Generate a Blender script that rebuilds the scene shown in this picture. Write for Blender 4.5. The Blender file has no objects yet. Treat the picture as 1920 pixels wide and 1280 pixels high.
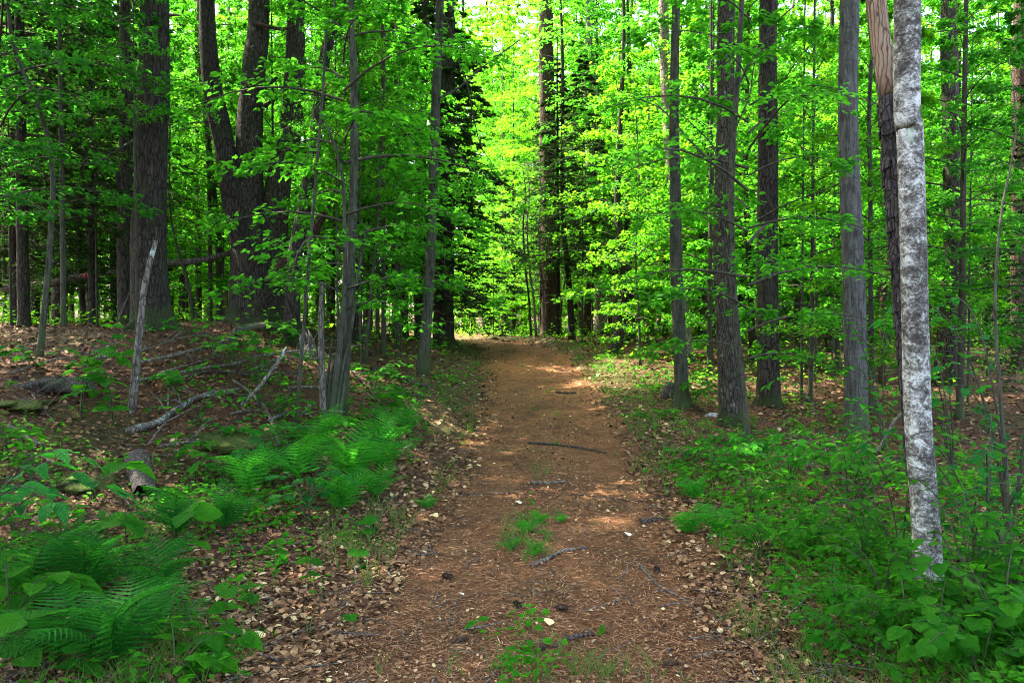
import bpy, math, random
import numpy as np
from mathutils import Vector, Matrix

# ------------------------------------------------------------------ camera, sky, sun, exposure
S = bpy.context.scene
COL = S.collection
EYE = 1.55
FPX, CXP, CYP = 1493.33, 960.0, 640.0            # 28 mm lens on a 36 mm sensor, survey frame 1920 x 1280
PITCH = math.atan(40.0 / FPX)                    # camera looks slightly down
cam_d = bpy.data.cameras.new('camera'); cam = bpy.data.objects.new('camera', cam_d); COL.objects.link(cam)
cam_d.lens = 28.0; cam_d.sensor_width = 36.0; cam_d.clip_start = 0.05; cam_d.clip_end = 600.0
cam.location = (0, 0, EYE); cam.rotation_euler = (math.pi / 2 - PITCH, 0, 0)
S.camera = cam

SUN_EL, SUN_AZ = math.radians(61), math.radians(-62)   # azimuth from +Y, negative = to the left
sunv = Vector((math.sin(SUN_AZ) * math.cos(SUN_EL), math.cos(SUN_AZ) * math.cos(SUN_EL), math.sin(SUN_EL)))
W = bpy.data.worlds.new('World'); S.world = W; W.use_nodes = True
wn = W.node_tree.nodes; wl = W.node_tree.links
sky = wn.new('ShaderNodeTexSky'); sky.sky_type = 'NISHITA'; sky.sun_disc = False
sky.sun_elevation = SUN_EL; sky.sun_rotation = SUN_AZ; sky.air_density = 1.0; sky.dust_density = 5.0; sky.ozone_density = 0.3
bg = wn['Background']; bg.inputs['Strength'].default_value = 0.15
wl.new(sky.outputs[0], bg.inputs['Color'])
sl = bpy.data.lights.new('sun', 'SUN'); sl.energy = 3.6; sl.angle = math.radians(0.53); sl.color = (1.0, 0.93, 0.80)
so = bpy.data.objects.new('sun', sl); COL.objects.link(so); so.rotation_euler = sunv.to_track_quat('Z', 'Y').to_euler()
so.location = (-20, 8, 30)
vs = S.view_settings; vs.view_transform = 'Standard'; vs.look = 'None'; vs.gamma = 1.0; vs.exposure = 3.45
vs.use_curve_mapping = False
cy = S.cycles
S.render.engine = 'CYCLES'
cy.max_bounces = 6; cy.diffuse_bounces = 4; cy.glossy_bounces = 1; cy.transmission_bounces = 5; cy.transparent_max_bounces = 4
cy.caustics_reflective = False; cy.caustics_refractive = False
cy.use_denoising = True; cy.filter_width = 1.05; cy.sample_clamp_indirect = 6.0
try:
    cy.denoiser = 'OPENIMAGEDENOISE'; cy.denoising_input_passes = 'RGB_ALBEDO_NORMAL'; cy.denoising_prefilter = 'NONE'
except Exception:
    pass

rng = np.random.default_rng(7)

# ------------------------------------------------------------------ terrain function
def sstep(a, b, x):
    t = np.clip((np.asarray(x, float) - a) / (b - a), 0, 1); return t * t * (3 - 2 * t)
_ty = np.arange(-40, 200, 0.1)
def _smooth(tab, w=25):
    k = np.ones(w) / w
    v = np.interp(_ty, [p[0] for p in tab], [p[1] for p in tab])
    return np.convolve(np.pad(v, w // 2, mode='edge'), k, 'valid')
_TX = _smooth([(-40, 0.0), (3.0, .04), (4.8, .18), (7.7, .42), (12, .50), (17, .50), (22, .15), (26, -1.2), (32, -4.5), (40, -9), (200, -60)])
_HH = _smooth([(-40, 0.0), (6, 0.0), (10, .10), (16.6, .44), (22, .80), (26, .93), (31, .72), (45, .75), (200, 2.5)])
def trail_x(y): return np.interp(y, _ty, _TX)
def trail_w(y): return np.interp(y, [0, 4, 8, 16, 22, 26, 40], [1.15, 1.08, 0.96, 0.98, 0.98, 0.95, 1.0])
def gz(x, y):
    x = np.asarray(x, float); y = np.asarray(y, float)
    h = np.interp(y, _ty, _HH)
    tx = trail_x(y); w = trail_w(y)
    u = tx - w - x
    L = sstep(-0.1, 5.2, u) * sstep(2.5, 11.5, y)
    z = h + L * (1.42 - h)
    z = z + 0.22 * sstep(0, 0.9, u) * sstep(5, 10, y) * (1 - sstep(13, 24, y)) * (1 - sstep(2.5, 6, u))
    ur = x - tx - w
    z = z + 0.10 * sstep(0, 0.8, ur)
    off = 1 - sstep(w - 0.35, w + 0.25, np.abs(x - tx)) * 1.0       # 1 on the trail
    z = z - 0.05 * off + 0.025 * off * np.exp(-((x - tx) / 0.25) ** 2)
    n = (np.sin(x * 1.7 + 0.6 * np.sin(y * 1.1)) * np.sin(y * 1.3 + 1.0) * .05 + np.sin(x * 3.9 + y * 1.7) * np.sin(y * 4.3 - x) * .022
         + np.sin(x * 9.1 + 2 * np.sin(y * 5)) * np.sin(y * 8.3 + 1.3 * np.sin(x * 7)) * .010)
    z = z + n * (1 - 0.75 * off)
    return z
def gzf(x, y): return float(gz(x, y))
_c, _s = math.cos(PITCH), math.sin(PITCH)
def ray(px, py):
    a = (px - CXP) / FPX; b = (CYP - py) / FPX
    return Vector((a, _c + b * _s, -_s + b * _c))
def at(px, py, d):
    r = ray(px, py); k = d / r.y
    return Vector((r.x * k, d, EYE + r.z * k))
def hit(px, py, dmax=70.0):
    """survey: where the sight line through a photo pixel meets the ground"""
    r = ray(px, py); ds = np.arange(1.5, dmax, 0.03)
    X = r.x / r.y * ds; Z = EYE + r.z / r.y * ds
    below = np.nonzero(Z < gz(X, ds))[0]
    d = ds[below[0]] if len(below) else dmax
    x = r.x / r.y * d
    return Vector((x, d, gzf(x, d)))

# ------------------------------------------------------------------ materials
def new_mat(name):
    m = bpy.data.materials.new(name); m.use_nodes = True
    nt = m.node_tree; nt.nodes.clear()
    o = nt.nodes.new('ShaderNodeOutputMaterial')
    return m, nt, o
def N(nt, t, **kw):
    n = nt.nodes.new(t)
    for k, v in kw.items():
        if hasattr(n, k): setattr(n, k, v)
        else: n.inputs[k.replace('_', ' ')].default_value = v
    return n
def mixc(nt, f, a, b, mode='MIX'):
    n = nt.nodes.new('ShaderNodeMix'); n.data_type = 'RGBA'; n.blend_type = mode
    for sock, v in ((n.inputs[0], f), (n.inputs[6], a), (n.inputs[7], b)):
        if hasattr(v, 'links') or hasattr(v, 'is_output'): nt.links.new(v, sock)
        else: sock.default_value = v if not isinstance(v, tuple) else (*v, 1.0)[:4]
    return n.outputs[2]
def ramp(nt, fac, stops, interp='LINEAR'):
    r = nt.nodes.new('ShaderNodeValToRGB'); r.color_ramp.interpolation = interp
    e = r.color_ramp.elements
    while len(e) < len(stops): e.new(0.5)
    for i, (p, c) in enumerate(stops):
        e[i].position = p; e[i].color = (*c, 1.0) if not np.isscalar(c) else (c, c, c, 1)
    nt.links.new(fac, r.inputs[0]); return r.outputs[0]
def mth(nt, op, a, b=None, c=None, clamp=False):
    n = nt.nodes.new('ShaderNodeMath'); n.operation = op; n.use_clamp = clamp
    for i, v in enumerate((a, b, c)):
        if v is None: continue
        if hasattr(v, 'is_output'): nt.links.new(v, n.inputs[i])
        else: n.inputs[i].default_value = v
    return n.outputs[0]
def coords(nt, scale=(1, 1, 1), src='Object'):
    tc = nt.nodes.new('ShaderNodeTexCoord'); mp = nt.nodes.new('ShaderNodeMapping')
    mp.inputs['Scale'].default_value = scale
    nt.links.new(tc.outputs[src], mp.inputs[0]); return mp.outputs[0]
def noise(nt, vec, scale, detail=4, rough=.6, dist=0.0):
    n = N(nt, 'ShaderNodeTexNoise'); n.inputs['Scale'].default_value = scale; n.inputs['Detail'].default_value = detail
    n.inputs['Roughness'].default_value = rough; n.inputs['Distortion'].default_value = dist
    nt.links.new(vec, n.inputs['Vector']); return n.outputs[0]
def voro(nt, vec, scale, feat='F1', rnd=1.0):
    n = N(nt, 'ShaderNodeTexVoronoi'); n.feature = feat; n.inputs['Scale'].default_value = scale
    n.inputs['Randomness'].default_value = rnd
    nt.links.new(vec, n.inputs['Vector']); return n
def bump(nt, h, strength=.5, dist=.02):
    b = N(nt, 'ShaderNodeBump'); b.inputs['Strength'].default_value = strength; b.inputs['Distance'].default_value = dist
    nt.links.new(h, b.inputs['Height']); return b.outputs[0]
def surf(nt, out, col, rough=.85, spec=.25, nrm=None):
    p = N(nt, 'ShaderNodeBsdfPrincipled'); p.inputs['Roughness'].default_value = rough
    p.inputs['Specular IOR Level'].default_value = spec
    if hasattr(col, 'is_output'): nt.links.new(col, p.inputs['Base Color'])
    else: p.inputs['Base Color'].default_value = (*col, 1)
    if nrm is not None: nt.links.new(nrm, p.inputs['Normal'])
    nt.links.new(p.outputs[0], out.inputs[0]); return p

def leaf_mat(name, dark, light, tr, tf=.5, veins=False, rough=.65, spec=.07):
    """thin leaf: reflects green, lets yellower green through; 'var' = which leaf, random = which plant"""
    m, nt, out = new_mat(name)
    oi = nt.nodes.new('ShaderNodeObjectInfo')
    if veins:
        f = oi.outputs['Random']
    else:
        a = N(nt, 'ShaderNodeAttribute'); a.attribute_name = 'var'
        kf = .5 if 'fern' in name else .28
        f = mth(nt, 'ADD', mth(nt, 'MULTIPLY', a.outputs['Fac'], 1 - kf), mth(nt, 'MULTIPLY', oi.outputs['Random'], kf))
    col = mixc(nt, f, dark, light)
    tcol = mixc(nt, f, tuple(c * .72 for c in tr), tr)
    nrm = None
    if veins:
        tc = nt.nodes.new('ShaderNodeTexCoord'); sp = nt.nodes.new('ShaderNodeSeparateXYZ'); nt.links.new(tc.outputs['Object'], sp.inputs[0])
        ax = mth(nt, 'ABSOLUTE', sp.outputs[0])
        lat = mth(nt, 'SINE', mth(nt, 'MULTIPLY', mth(nt, 'SUBTRACT', sp.outputs[1], mth(nt, 'MULTIPLY', ax, .75)), 52.0))
        lat = mth(nt, 'POWER', mth(nt, 'MULTIPLY_ADD', lat, .5, .5), 6.0)
        mid = mth(nt, 'SUBTRACT', 1.0, mth(nt, 'MULTIPLY', ax, 45.0), clamp=True)
        vn = mth(nt, 'MAXIMUM', mth(nt, 'MULTIPLY', lat, .35), mid)
        nz = noise(nt, coords(nt), 5.0, 3)
        col = mixc(nt, mth(nt, 'MULTIPLY', vn, .6), col, tuple(min(1, c * 1.9 + .02) for c in light))
        col = mixc(nt, mth(nt, 'MULTIPLY', nz, .42), col, tuple(c * .7 for c in dark))
        spot = noise(nt, coords(nt, (1, 1, 1)), 9.0, 4, .7)
        old = mth(nt, 'MULTIPLY', ramp(nt, spot, [(.66, 0.0), (.72, .8)]), mth(nt, 'GREATER_THAN', oi.outputs['Random'], .72))
        col = mixc(nt, old, col, (.10, .075, .02))
        nrm = bump(nt, mth(nt, 'SUBTRACT', nz, vn), .8, .04)
    p = N(nt, 'ShaderNodeBsdfPrincipled'); nt.links.new(col, p.inputs['Base Color'])
    p.inputs['Roughness'].default_value = rough; p.inputs['Specular IOR Level'].default_value = spec
    t = N(nt, 'ShaderNodeBsdfTranslucent'); nt.links.new(tcol, t.inputs['Color'])
    if nrm is not None: nt.links.new(nrm, p.inputs['Normal'])
    mx = N(nt, 'ShaderNodeMixShader'); mx.inputs[0].default_value = tf
    nt.links.new(p.outputs[0], mx.inputs[1]); nt.links.new(t.outputs[0], mx.inputs[2]); nt.links.new(mx.outputs[0], out.inputs[0])
    return m

def bark_mat(name, deep, mid, top, sx=14.0, sz=2.2, lichen=None, lich_amt=0.0, moss=0.25, bstr=.8):
    """furrowed bark: dark cracks stretched along the trunk, paler ridges, lichen and moss blotches"""
    m, nt, out = new_mat(name)
    w = coords(nt); wob = N(nt, 'ShaderNodeTexNoise'); wob.inputs['Scale'].default_value = 5.0; wob.inputs['Detail'].default_value = 3
    nt.links.new(w, wob.inputs['Vector'])
    vm = nt.nodes.new('ShaderNodeVectorMath'); vm.operation = 'MULTIPLY_ADD'; vm.inputs[1].default_value = (.09, .09, .25)
    nt.links.new(wob.outputs['Color'], vm.inputs[0]); nt.links.new(w, vm.inputs[2])
    mp = nt.nodes.new('ShaderNodeMapping'); mp.inputs['Scale'].default_value = (sx, sx, sz); nt.links.new(vm.outputs[0], mp.inputs[0]); v = mp.outputs[0]
    n1 = noise(nt, v, 1.0, 6, .65, .6)
    vo = voro(nt, v, .9, 'DISTANCE_TO_EDGE').outputs['Distance']
    cr = ramp(nt, vo, [(0.0, 0.0), (.16, 1.0)])
    h = mth(nt, 'MULTIPLY', n1, mth(nt, 'MULTIPLY_ADD', cr, .7, .3))
    col = ramp(nt, h, [(.12, deep), (.38, mid), (.72, top)])
    big = noise(nt, w, 1.3, 4)
    col = mixc(nt, ramp(nt, big, [(.42, 0.0), (.7, .55)]), col, tuple(c * .62 for c in mid))
    if lichen:
        ln = noise(nt, coords(nt, (1, 1, .75)), 9.0, 6, .7, .3)
        col = mixc(nt, ramp(nt, ln, [(.66 - .2 * lich_amt, 0.0), (.72 - .2 * lich_amt, .85)]), col, lichen)
    mo = noise(nt, w, 3.4, 5)
    col = mixc(nt, mth(nt, 'MULTIPLY', ramp(nt, mo, [(.5, 0.0), (.68, 1.0)]), moss), col, (.035, .06, .018))
    sz_ = nt.nodes.new('ShaderNodeSeparateXYZ'); nt.links.new(w, sz_.inputs[0])
    foot = mth(nt, 'SUBTRACT', mth(nt, 'MULTIPLY', mo, 1.5), mth(nt, 'MULTIPLY', sz_.outputs[2], 1.1))
    col = mixc(nt, mth(nt, 'MULTIPLY', ramp(nt, foot, [(.35, 0.0), (.6, .75)]), 1.0 if 'bark' in name else 0.0), col, (.030, .045, .012))
    surf(nt, out, col, .92, .15, bump(nt, h, bstr, .03))
    return m

def smooth_bark(name, base, light, blot, amt=.5, streak=(.05, .045, .035)):
    """smooth grey bark with blotches"""
    m, nt, out = new_mat(name)
    w = coords(nt); vz = coords(nt, (16, 16, 2.4)); vh = coords(nt, (2.2, 2.2, 15))
    n1 = noise(nt, vz, 1.8, 8, .78, .5); n2 = noise(nt, w, 7.5, 8, .78, .5); n3 = noise(nt, w, 34, 6, .78, .3); n4 = noise(nt, vh, 1.1, 4, .6)
    col = mixc(nt, ramp(nt, n1, [(.38, 0.0), (.62, 1.0)]), base, light)
    col = mixc(nt, ramp(nt, n4, [(.55, 0.0), (.75, .45)]), col, tuple(c * .55 for c in base))
    f = mth(nt, 'ADD', mth(nt, 'MULTIPLY', n2, .7), mth(nt, 'MULTIPLY', n3, .3))
    col = mixc(nt, ramp(nt, f, [(.62 - .16 * amt, 0.0), (.70 - .16 * amt, .9)]), col, blot)
    sp = voro(nt, w, 7.0).outputs['Distance']
    col = mixc(nt, ramp(nt, sp, [(.05, .75), (.12, 0.0)]), col, streak)
    sz_ = nt.nodes.new('ShaderNodeSeparateXYZ'); nt.links.new(w, sz_.inputs[0])
    foot = mth(nt, 'SUBTRACT', mth(nt, 'MULTIPLY', n2, 1.5), mth(nt, 'MULTIPLY', sz_.outputs[2], .9))
    col = mixc(nt, ramp(nt, foot, [(.35, 0.0), (.6, .8)]), col, (.040, .058, .018))
    surf(nt, out, col, .88, .2, bump(nt, mth(nt, 'ADD', n3, n1), .7, .015))
    return m

def white_bark():
    m, nt, out = new_mat('white_blotched_bark')
    w = coords(nt, (1, 1, 1.3))
    n2 = noise(nt, w, 13.0, 10, .8, .7); n3 = noise(nt, w, 60, 8, .8, .5); n5 = noise(nt, coords(nt, (1, 1, .4)), 2.2, 3)
    f = mth(nt, 'ADD', mth(nt, 'ADD', mth(nt, 'MULTIPLY', n2, .5), mth(nt, 'MULTIPLY', n3, .3)), mth(nt, 'MULTIPLY', n5, .22))
    col = ramp(nt, f, [(.45, (.028, .023, .018)), (.495, (.090, .079, .064)), (.525, (.21, .20, .175)), (.57, (.50, .50, .45))])
    ln = noise(nt, coords(nt, (1, 1, .6)), 8.0, 8, .75, .6)
    col = mixc(nt, ramp(nt, ln, [(.60, 0.0), (.66, .65)]), col, (.30, .40, .25))
    n6 = noise(nt, coords(nt, (1, 1, 2.2)), 9.0, 6, .8)
    col = mixc(nt, ramp(nt, n6, [(.60, 0.0), (.66, .8)]), col, (.05, .042, .032))
    surf(nt, out, col, .85, .25, bump(nt, f, .7, .015))
    return m

M = {}
M['leaf_sun'] = leaf_mat('sunlit_leaf', (.014, .11, .008), (.075, .235, .012), (.20, .58, .014), .60)  # brighter, yellower copy of the leaf: sunlight put into the colour
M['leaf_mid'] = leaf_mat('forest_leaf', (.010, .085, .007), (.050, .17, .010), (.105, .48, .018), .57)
M['leaf_dark'] = leaf_mat('shade_leaf', (.008, .060, .012), (.028, .125, .016), (.06, .32, .018), .5)  # darker copy of the leaf: shade put into the colour
M['needle'] = leaf_mat('hemlock_needle', (.013, .036, .014), (.038, .078, .022), (.05, .11, .02), .25)
M['needle_pale'] = leaf_mat('pale_hemlock_needle', (.05, .075, .035), (.10, .14, .06), (.10, .16, .04), .25)
M['cover'] = leaf_mat('ground_cover_leaf', (.012, .10, .005), (.055, .22, .008), (.09, .44, .012), .5)
M['grass'] = leaf_mat('grass_blade', (.040, .085, .016), (.11, .17, .035), (.13, .24, .03), .38)
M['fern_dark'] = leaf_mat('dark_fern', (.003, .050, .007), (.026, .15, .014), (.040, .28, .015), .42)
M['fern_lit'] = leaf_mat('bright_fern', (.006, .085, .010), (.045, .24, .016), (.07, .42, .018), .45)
M['plant_a'] = leaf_mat('broad_leaf', (.012, .12, .005), (.055, .235, .008), (.09, .44, .012), .47, veins=True)
M['plant_b'] = leaf_mat('bluish_leaf', (.008, .11, .016), (.032, .20, .028), (.05, .36, .028), .42, veins=True)
M['plant_c'] = leaf_mat('fresh_leaf', (.014, .16, .008), (.050, .26, .012), (.09, .48, .015), .48, veins=True)
M['bark_pine'] = bark_mat('dark_furrowed_bark', (.007, .0055, .0045), (.034, .027, .021), (.090, .072, .056), 30, 5.0, moss=.35)
M['bark_oak'] = bark_mat('grey_furrowed_bark', (.006, .005, .004), (.045, .037, .027), (.115, .096, .072), 34, 6.5, (.25, .26, .20), .2, .4)
M['bark_red'] = bark_mat('reddish_scaly_bark', (.010, .006, .0045), (.062, .036, .025), (.15, .092, .066), 30, 8.0, moss=.2)
M['bark_lit'] = bark_mat('pale_sunlit_bark', (.05, .04, .03), (.21, .17, .13), (.38, .33, .27), 28, 10.0, (.40, .40, .33), .3, .15)  # pale tone also paints in the sunlight on the sunlit stems
M['bark_cherry'] = bark_mat('black_scaly_bark', (.010, .008, .008), (.050, .041, .038), (.105, .090, .085), 40, 12.0, moss=.1, bstr=1.0)
M['bark_beech'] = smooth_bark('smooth_grey_bark', (.026, .024, .020), (.110, .105, .094), (.013, .012, .009), .55)
M['bark_sap'] = smooth_bark('pale_green_sapling_bark', (.018, .019, .012), (.085, .084, .056), (.012, .014, .008), .62)
M['bark_thin'] = smooth_bark('brown_sapling_bark', (.026, .022, .014), (.075, .066, .044), (.016, .017, .010), .5)
M['bark_white'] = white_bark()
M['dead_wood'] = bark_mat('weathered_dead_wood', (.030, .024, .019), (.125, .104, .082), (.25, .22, .18), 30, 5, (.25, .28, .22), .05, .4)
M['dead_dark'] = bark_mat('dark_dead_wood', (.018, .014, .012), (.06, .05, .04), (.12, .10, .085), 30, 5, moss=.5)
M['dead_lichen'] = bark_mat('lichen_spotted_wood', (.03, .025, .02), (.12, .10, .08), (.20, .18, .15), 26, 8, (.36, .42, .35), .45, .25)
M['bare_wood'] = bark_mat('bare_split_wood', (.045, .026, .015), (.20, .13, .085), (.38, .28, .19), 46, 2.0, moss=.0, bstr=.5)

def litter_mat(name, stops, trf=.12):
    m, nt, out = new_mat(name)
    a = N(nt, 'ShaderNodeAttribute'); a.attribute_name = 'var'
    col = ramp(nt, a.outputs['Fac'], stops)
    p = surf(nt, out, col, .8, .2)
    return m
M['litter'] = litter_mat('fallen_leaf_litter', [(0, (.022, .010, .005)), (.3, (.085, .038, .016)), (.55, (.17, .085, .036)), (.8, (.27, .155, .072)), (.95, (.42, .29, .16)), (1, (.44, .36, .15))])
M['needles'] = litter_mat('pine_needle_litter', [(0, (.028, .013, .006)), (.35, (.12, .052, .022)), (.6, (.235, .112, .050)), (.85, (.35, .19, .090)), (1, (.46, .30, .17))])

def ground_mat(name, trail):
    m, nt, out = new_mat(name)
    w = coords(nt)
    n0 = noise(nt, w, .55, 4); n1 = noise(nt, w, 3.0, 6, .65); n2 = noise(nt, w, 26, 8, .8, .5); n3 = noise(nt, w, 110, 5, .75, .4)
    fine = mth(nt, 'ADD', mth(nt, 'MULTIPLY', n2, .6), mth(nt, 'MULTIPLY', n3, .4))
    if trail:
        col = ramp(nt, fine, [(.34, (.024, .009, .003)), (.47, (.120, .053, .021)), (.58, (.225, .105, .045)), (.70, (.40, .235, .12))])
        col = mixc(nt, ramp(nt, n1, [(.42, 0.0), (.66, .8)]), col, (.075, .036, .018))
        col = mixc(nt, ramp(nt, n0, [(.45, 0.0), (.7, .4)]), col, (.21, .095, .030))
        col = mixc(nt, ramp(nt, noise(nt, w, 1.7, 5, .6), [(.50, 0.0), (.66, .6)]), col, (.075, .058, .022))
        col = mixc(nt, ramp(nt, noise(nt, w, 1.1, 6, .65, .4), [(.50, 0.0), (.62, .6)]), col, (.045, .023, .013))
    else:
        col = ramp(nt, fine, [(.34, (.010, .005, .003)), (.47, (.060, .029, .014)), (.60, (.145, .075, .036)), (.74, (.25, .155, .085))])
        col = mixc(nt, ramp(nt, n1, [(.40, 0.0), (.68, .7)]), col, (.040, .026, .017))
        a = N(nt, 'ShaderNodeAttribute'); a.attribute_name = 'moss'
        col = mixc(nt, mth(nt, 'MULTIPLY', a.outputs['Fac'], ramp(nt, n1, [(.35, .2), (.6, 1.0)])), col, (.040, .058, .012))
    surf(nt, out, col, .95, .1, bump(nt, mth(nt, 'ADD', fine, n1), .9, .03))
    return m
M['ground'] = ground_mat('forest_floor', False); M['trail'] = ground_mat('trail_soil', True)
def moss_mat():
    m, nt, out = new_mat('moss')
    w = coords(nt); n1 = noise(nt, w, 6, 5); n2 = noise(nt, w, 60, 4, .7)
    col = ramp(nt, mth(nt, 'ADD', mth(nt, 'MULTIPLY', n1, .6), mth(nt, 'MULTIPLY', n2, .4)), [(.35, (.018, .028, .007)), (.5, (.05, .07, .014)), (.68, (.10, .12, .025))])
    surf(nt, out, col, .95, .1, bump(nt, n2, 1.0, .03)); return m
M['moss'] = moss_mat()
def stone_mat():
    m, nt, out = new_mat('pale_stone')
    w = coords(nt); n1 = noise(nt, w, 9, 6, .7); n2 = noise(nt, w, 40, 5, .7)
    col = ramp(nt, mth(nt, 'ADD', mth(nt, 'MULTIPLY', n1, .6), mth(nt, 'MULTIPLY', n2, .4)), [(.35, (.10, .09, .08)), (.5, (.30, .28, .26)), (.68, (.48, .46, .43))])
    surf(nt, out, col, .9, .2, bump(nt, n2, .7, .02)); return m
M['stone'] = stone_mat()
M['cone'] = bark_mat('pine_cone_scale', (.030, .019, .012), (.10, .064, .042), (.20, .135, .090), 60, 60, moss=.0)
m_, nt_, out_ = new_mat('red_paint'); surf(nt_, out_, (.55, .04, .04), .7, .2); M['red'] = m_
def flat_leaf(name, a, b):
    m, nt, out = new_mat(name); n1 = noise(nt, coords(nt), 6, 4)
    surf(nt, out, mixc(nt, n1, a, b), .75, .2); return m
M['leaf_yellow'] = flat_leaf('pale_yellow_dead_leaf', (.42, .33, .14), (.62, .52, .26))
M['leaf_tan'] = flat_leaf('tan_dead_leaf', (.28, .19, .12), (.45, .34, .24))
M['leaf_cream'] = flat_leaf('cream_dead_leaf', (.55, .50, .36), (.68, .62, .44))

# ------------------------------------------------------------------ mesh helpers
class MB:
    """collects vertices, faces, a per-vertex 'var' value and a material slot, then links them as one mesh object"""
    def __init__(s): s.v = []; s.f = []; s.var = []; s.n = 0
    def add(s, V, faces, var=0.5, mi=0, smooth=True):
        V = np.asarray(V, float); s.v.append(V)
        s.var.append(np.broadcast_to(np.asarray(var, float), (len(V),)).copy())
        for Fq in (faces if isinstance(faces, list) else [faces]):
            s.f.append((np.asarray(Fq, np.int64) + s.n, mi, smooth))
        s.n += len(V)
    def mesh(s, name, mats):
        me = bpy.data.meshes.new(name)
        V = np.concatenate(s.v).astype(np.float32); var = np.concatenate(s.var).astype(np.float32)
        idx, cnt, mi, sm = [], [], [], []
        for Fq, m, h in s.f:
            idx.append(Fq.ravel()); cnt.append(np.full(len(Fq), Fq.shape[1])); mi.append(np.full(len(Fq), m)); sm.append(np.full(len(Fq), h))
        idx = np.concatenate(idx).astype(np.int32); cnt = np.concatenate(cnt); mi = np.concatenate(mi).astype(np.int32); sm = np.concatenate(sm)
        me.vertices.add(len(V)); me.vertices.foreach_set('co', V.ravel())
        me.loops.add(len(idx)); me.loops.foreach_set('vertex_index', idx)
        me.polygons.add(len(cnt)); me.polygons.foreach_set('loop_start', np.concatenate(([0], np.cumsum(cnt)[:-1])).astype(np.int32))
        me.polygons.foreach_set('material_index', mi); me.polygons.foreach_set('use_smooth', sm.astype(bool))
        a = me.attributes.new('var', 'FLOAT', 'POINT'); a.data.foreach_set('value', var)
        for m in mats: me.materials.append(m)
        me.update(calc_edges=True); return me
def link(name, me, parent=None, mw=None):
    o = bpy.data.objects.new(name, me); COL.objects.link(o)
    if parent is not None: o.parent = parent
    if mw is not None: o.matrix_basis = mw
    return o
def tag(o, label=None, cat=None, group=None, kind=None):
    for k, v in (('label', label), ('category', cat), ('group', group), ('kind', kind)):
        if v: o[k] = v
    return o
def thing(name, label, cat, loc, group=None, rz=0.0, sc=1.0):
    o = bpy.data.objects.new(name, None); COL.objects.link(o); o.location = loc; o.rotation_euler = (0, 0, rz); o.scale = (sc, sc, sc)
    o.empty_display_size = .2
    return tag(o, label, cat, group)

def unit(v): return v / np.maximum(np.linalg.norm(v, axis=-1, keepdims=True), 1e-9)
def catmull(P, step):
    P = np.asarray(P, float)
    if len(P) < 3:
        n = max(2, int(np.linalg.norm(P[1] - P[0]) / step) + 1); t = np.linspace(0, 1, n)[:, None]
        return P[0] * (1 - t) + P[1] * t, np.linspace(0, 1, n)
    Q = np.vstack([2 * P[0] - P[1], P, 2 * P[-1] - P[-2]])
    out, par = [], []
    for i in range(1, len(Q) - 2):
        n = max(1, int(np.ceil(np.linalg.norm(Q[i + 1] - Q[i]) / step)))
        t = (np.arange(n) / n)[:, None]
        a, b, c, d = Q[i - 1], Q[i], Q[i + 1], Q[i + 2]
        out.append(.5 * ((2 * b) + (c - a) * t + (2 * a - 5 * b + 4 * c - d) * t ** 2 + (3 * b - a - 3 * c + d) * t ** 3)); par.append(i - 1 + t[:, 0])
    out.append(P[-1:]); par.append(np.array([len(P) - 1.0]))
    return np.vstack(out), np.concatenate(par) / (len(P) - 1)
def tube(mb, P, R, seg=8, mi=0, lump=0.0, ridge=0.0, nr=0, seed=0, cap=True, var=.5):
    P = np.asarray(P, float); R = np.asarray(R, float); n = len(P)
    T = unit(np.gradient(P, axis=0)); ref = np.array([1.0, 0.2, 0.1]) if abs(T[0][0]) < .8 else np.array([0.1, 1.0, 0.2])
    U = unit(ref - (T @ ref)[:, None] * T); B = np.cross(T, U)
    a = np.linspace(0, 2 * np.pi, seg, endpoint=False)
    rr = np.repeat(R[:, None], seg, 1)
    if lump or ridge:
        s = np.concatenate(([0], np.cumsum(np.linalg.norm(np.diff(P, axis=0), axis=1))))
        ph = seed * 1.7
        rr = rr * (1 + lump * (np.sin(a * 2 + 1.3 * s[:, None] + ph) * .6 + np.sin(a * 3 - 2.1 * s[:, None] + 2 * ph) * .4)
                   + ridge * (np.abs(np.sin(a * nr / 2 + .7 * np.sin(s[:, None] * 2.3 + ph) + .4 * np.sin(s[:, None] * 7 + a * 2))) - .6))
    V = P[:, None] + (np.cos(a)[None, :, None] * U[:, None] + np.sin(a)[None, :, None] * B[:, None]) * rr[:, :, None]
    i = np.arange(n - 1)[:, None] * seg; j = np.arange(seg)[None]; k = (j + 1) % seg
    Fq = np.stack([i + j, i + k, i + seg + k, i + seg + j], -1).reshape(-1, 4)
    V = V.reshape(-1, 3); faces = [Fq]
    if cap:
        V = np.vstack([V, P[:1], P[-1:]]); c0, c1 = n * seg, n * seg + 1
        j = np.arange(seg); k = (j + 1) % seg
        faces.append(np.vstack([np.stack([np.full(seg, c0), k, j], -1), np.stack([np.full(seg, c1), (n - 1) * seg + j, (n - 1) * seg + k], -1)]))
    mb.add(V, faces, var, mi)
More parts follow.
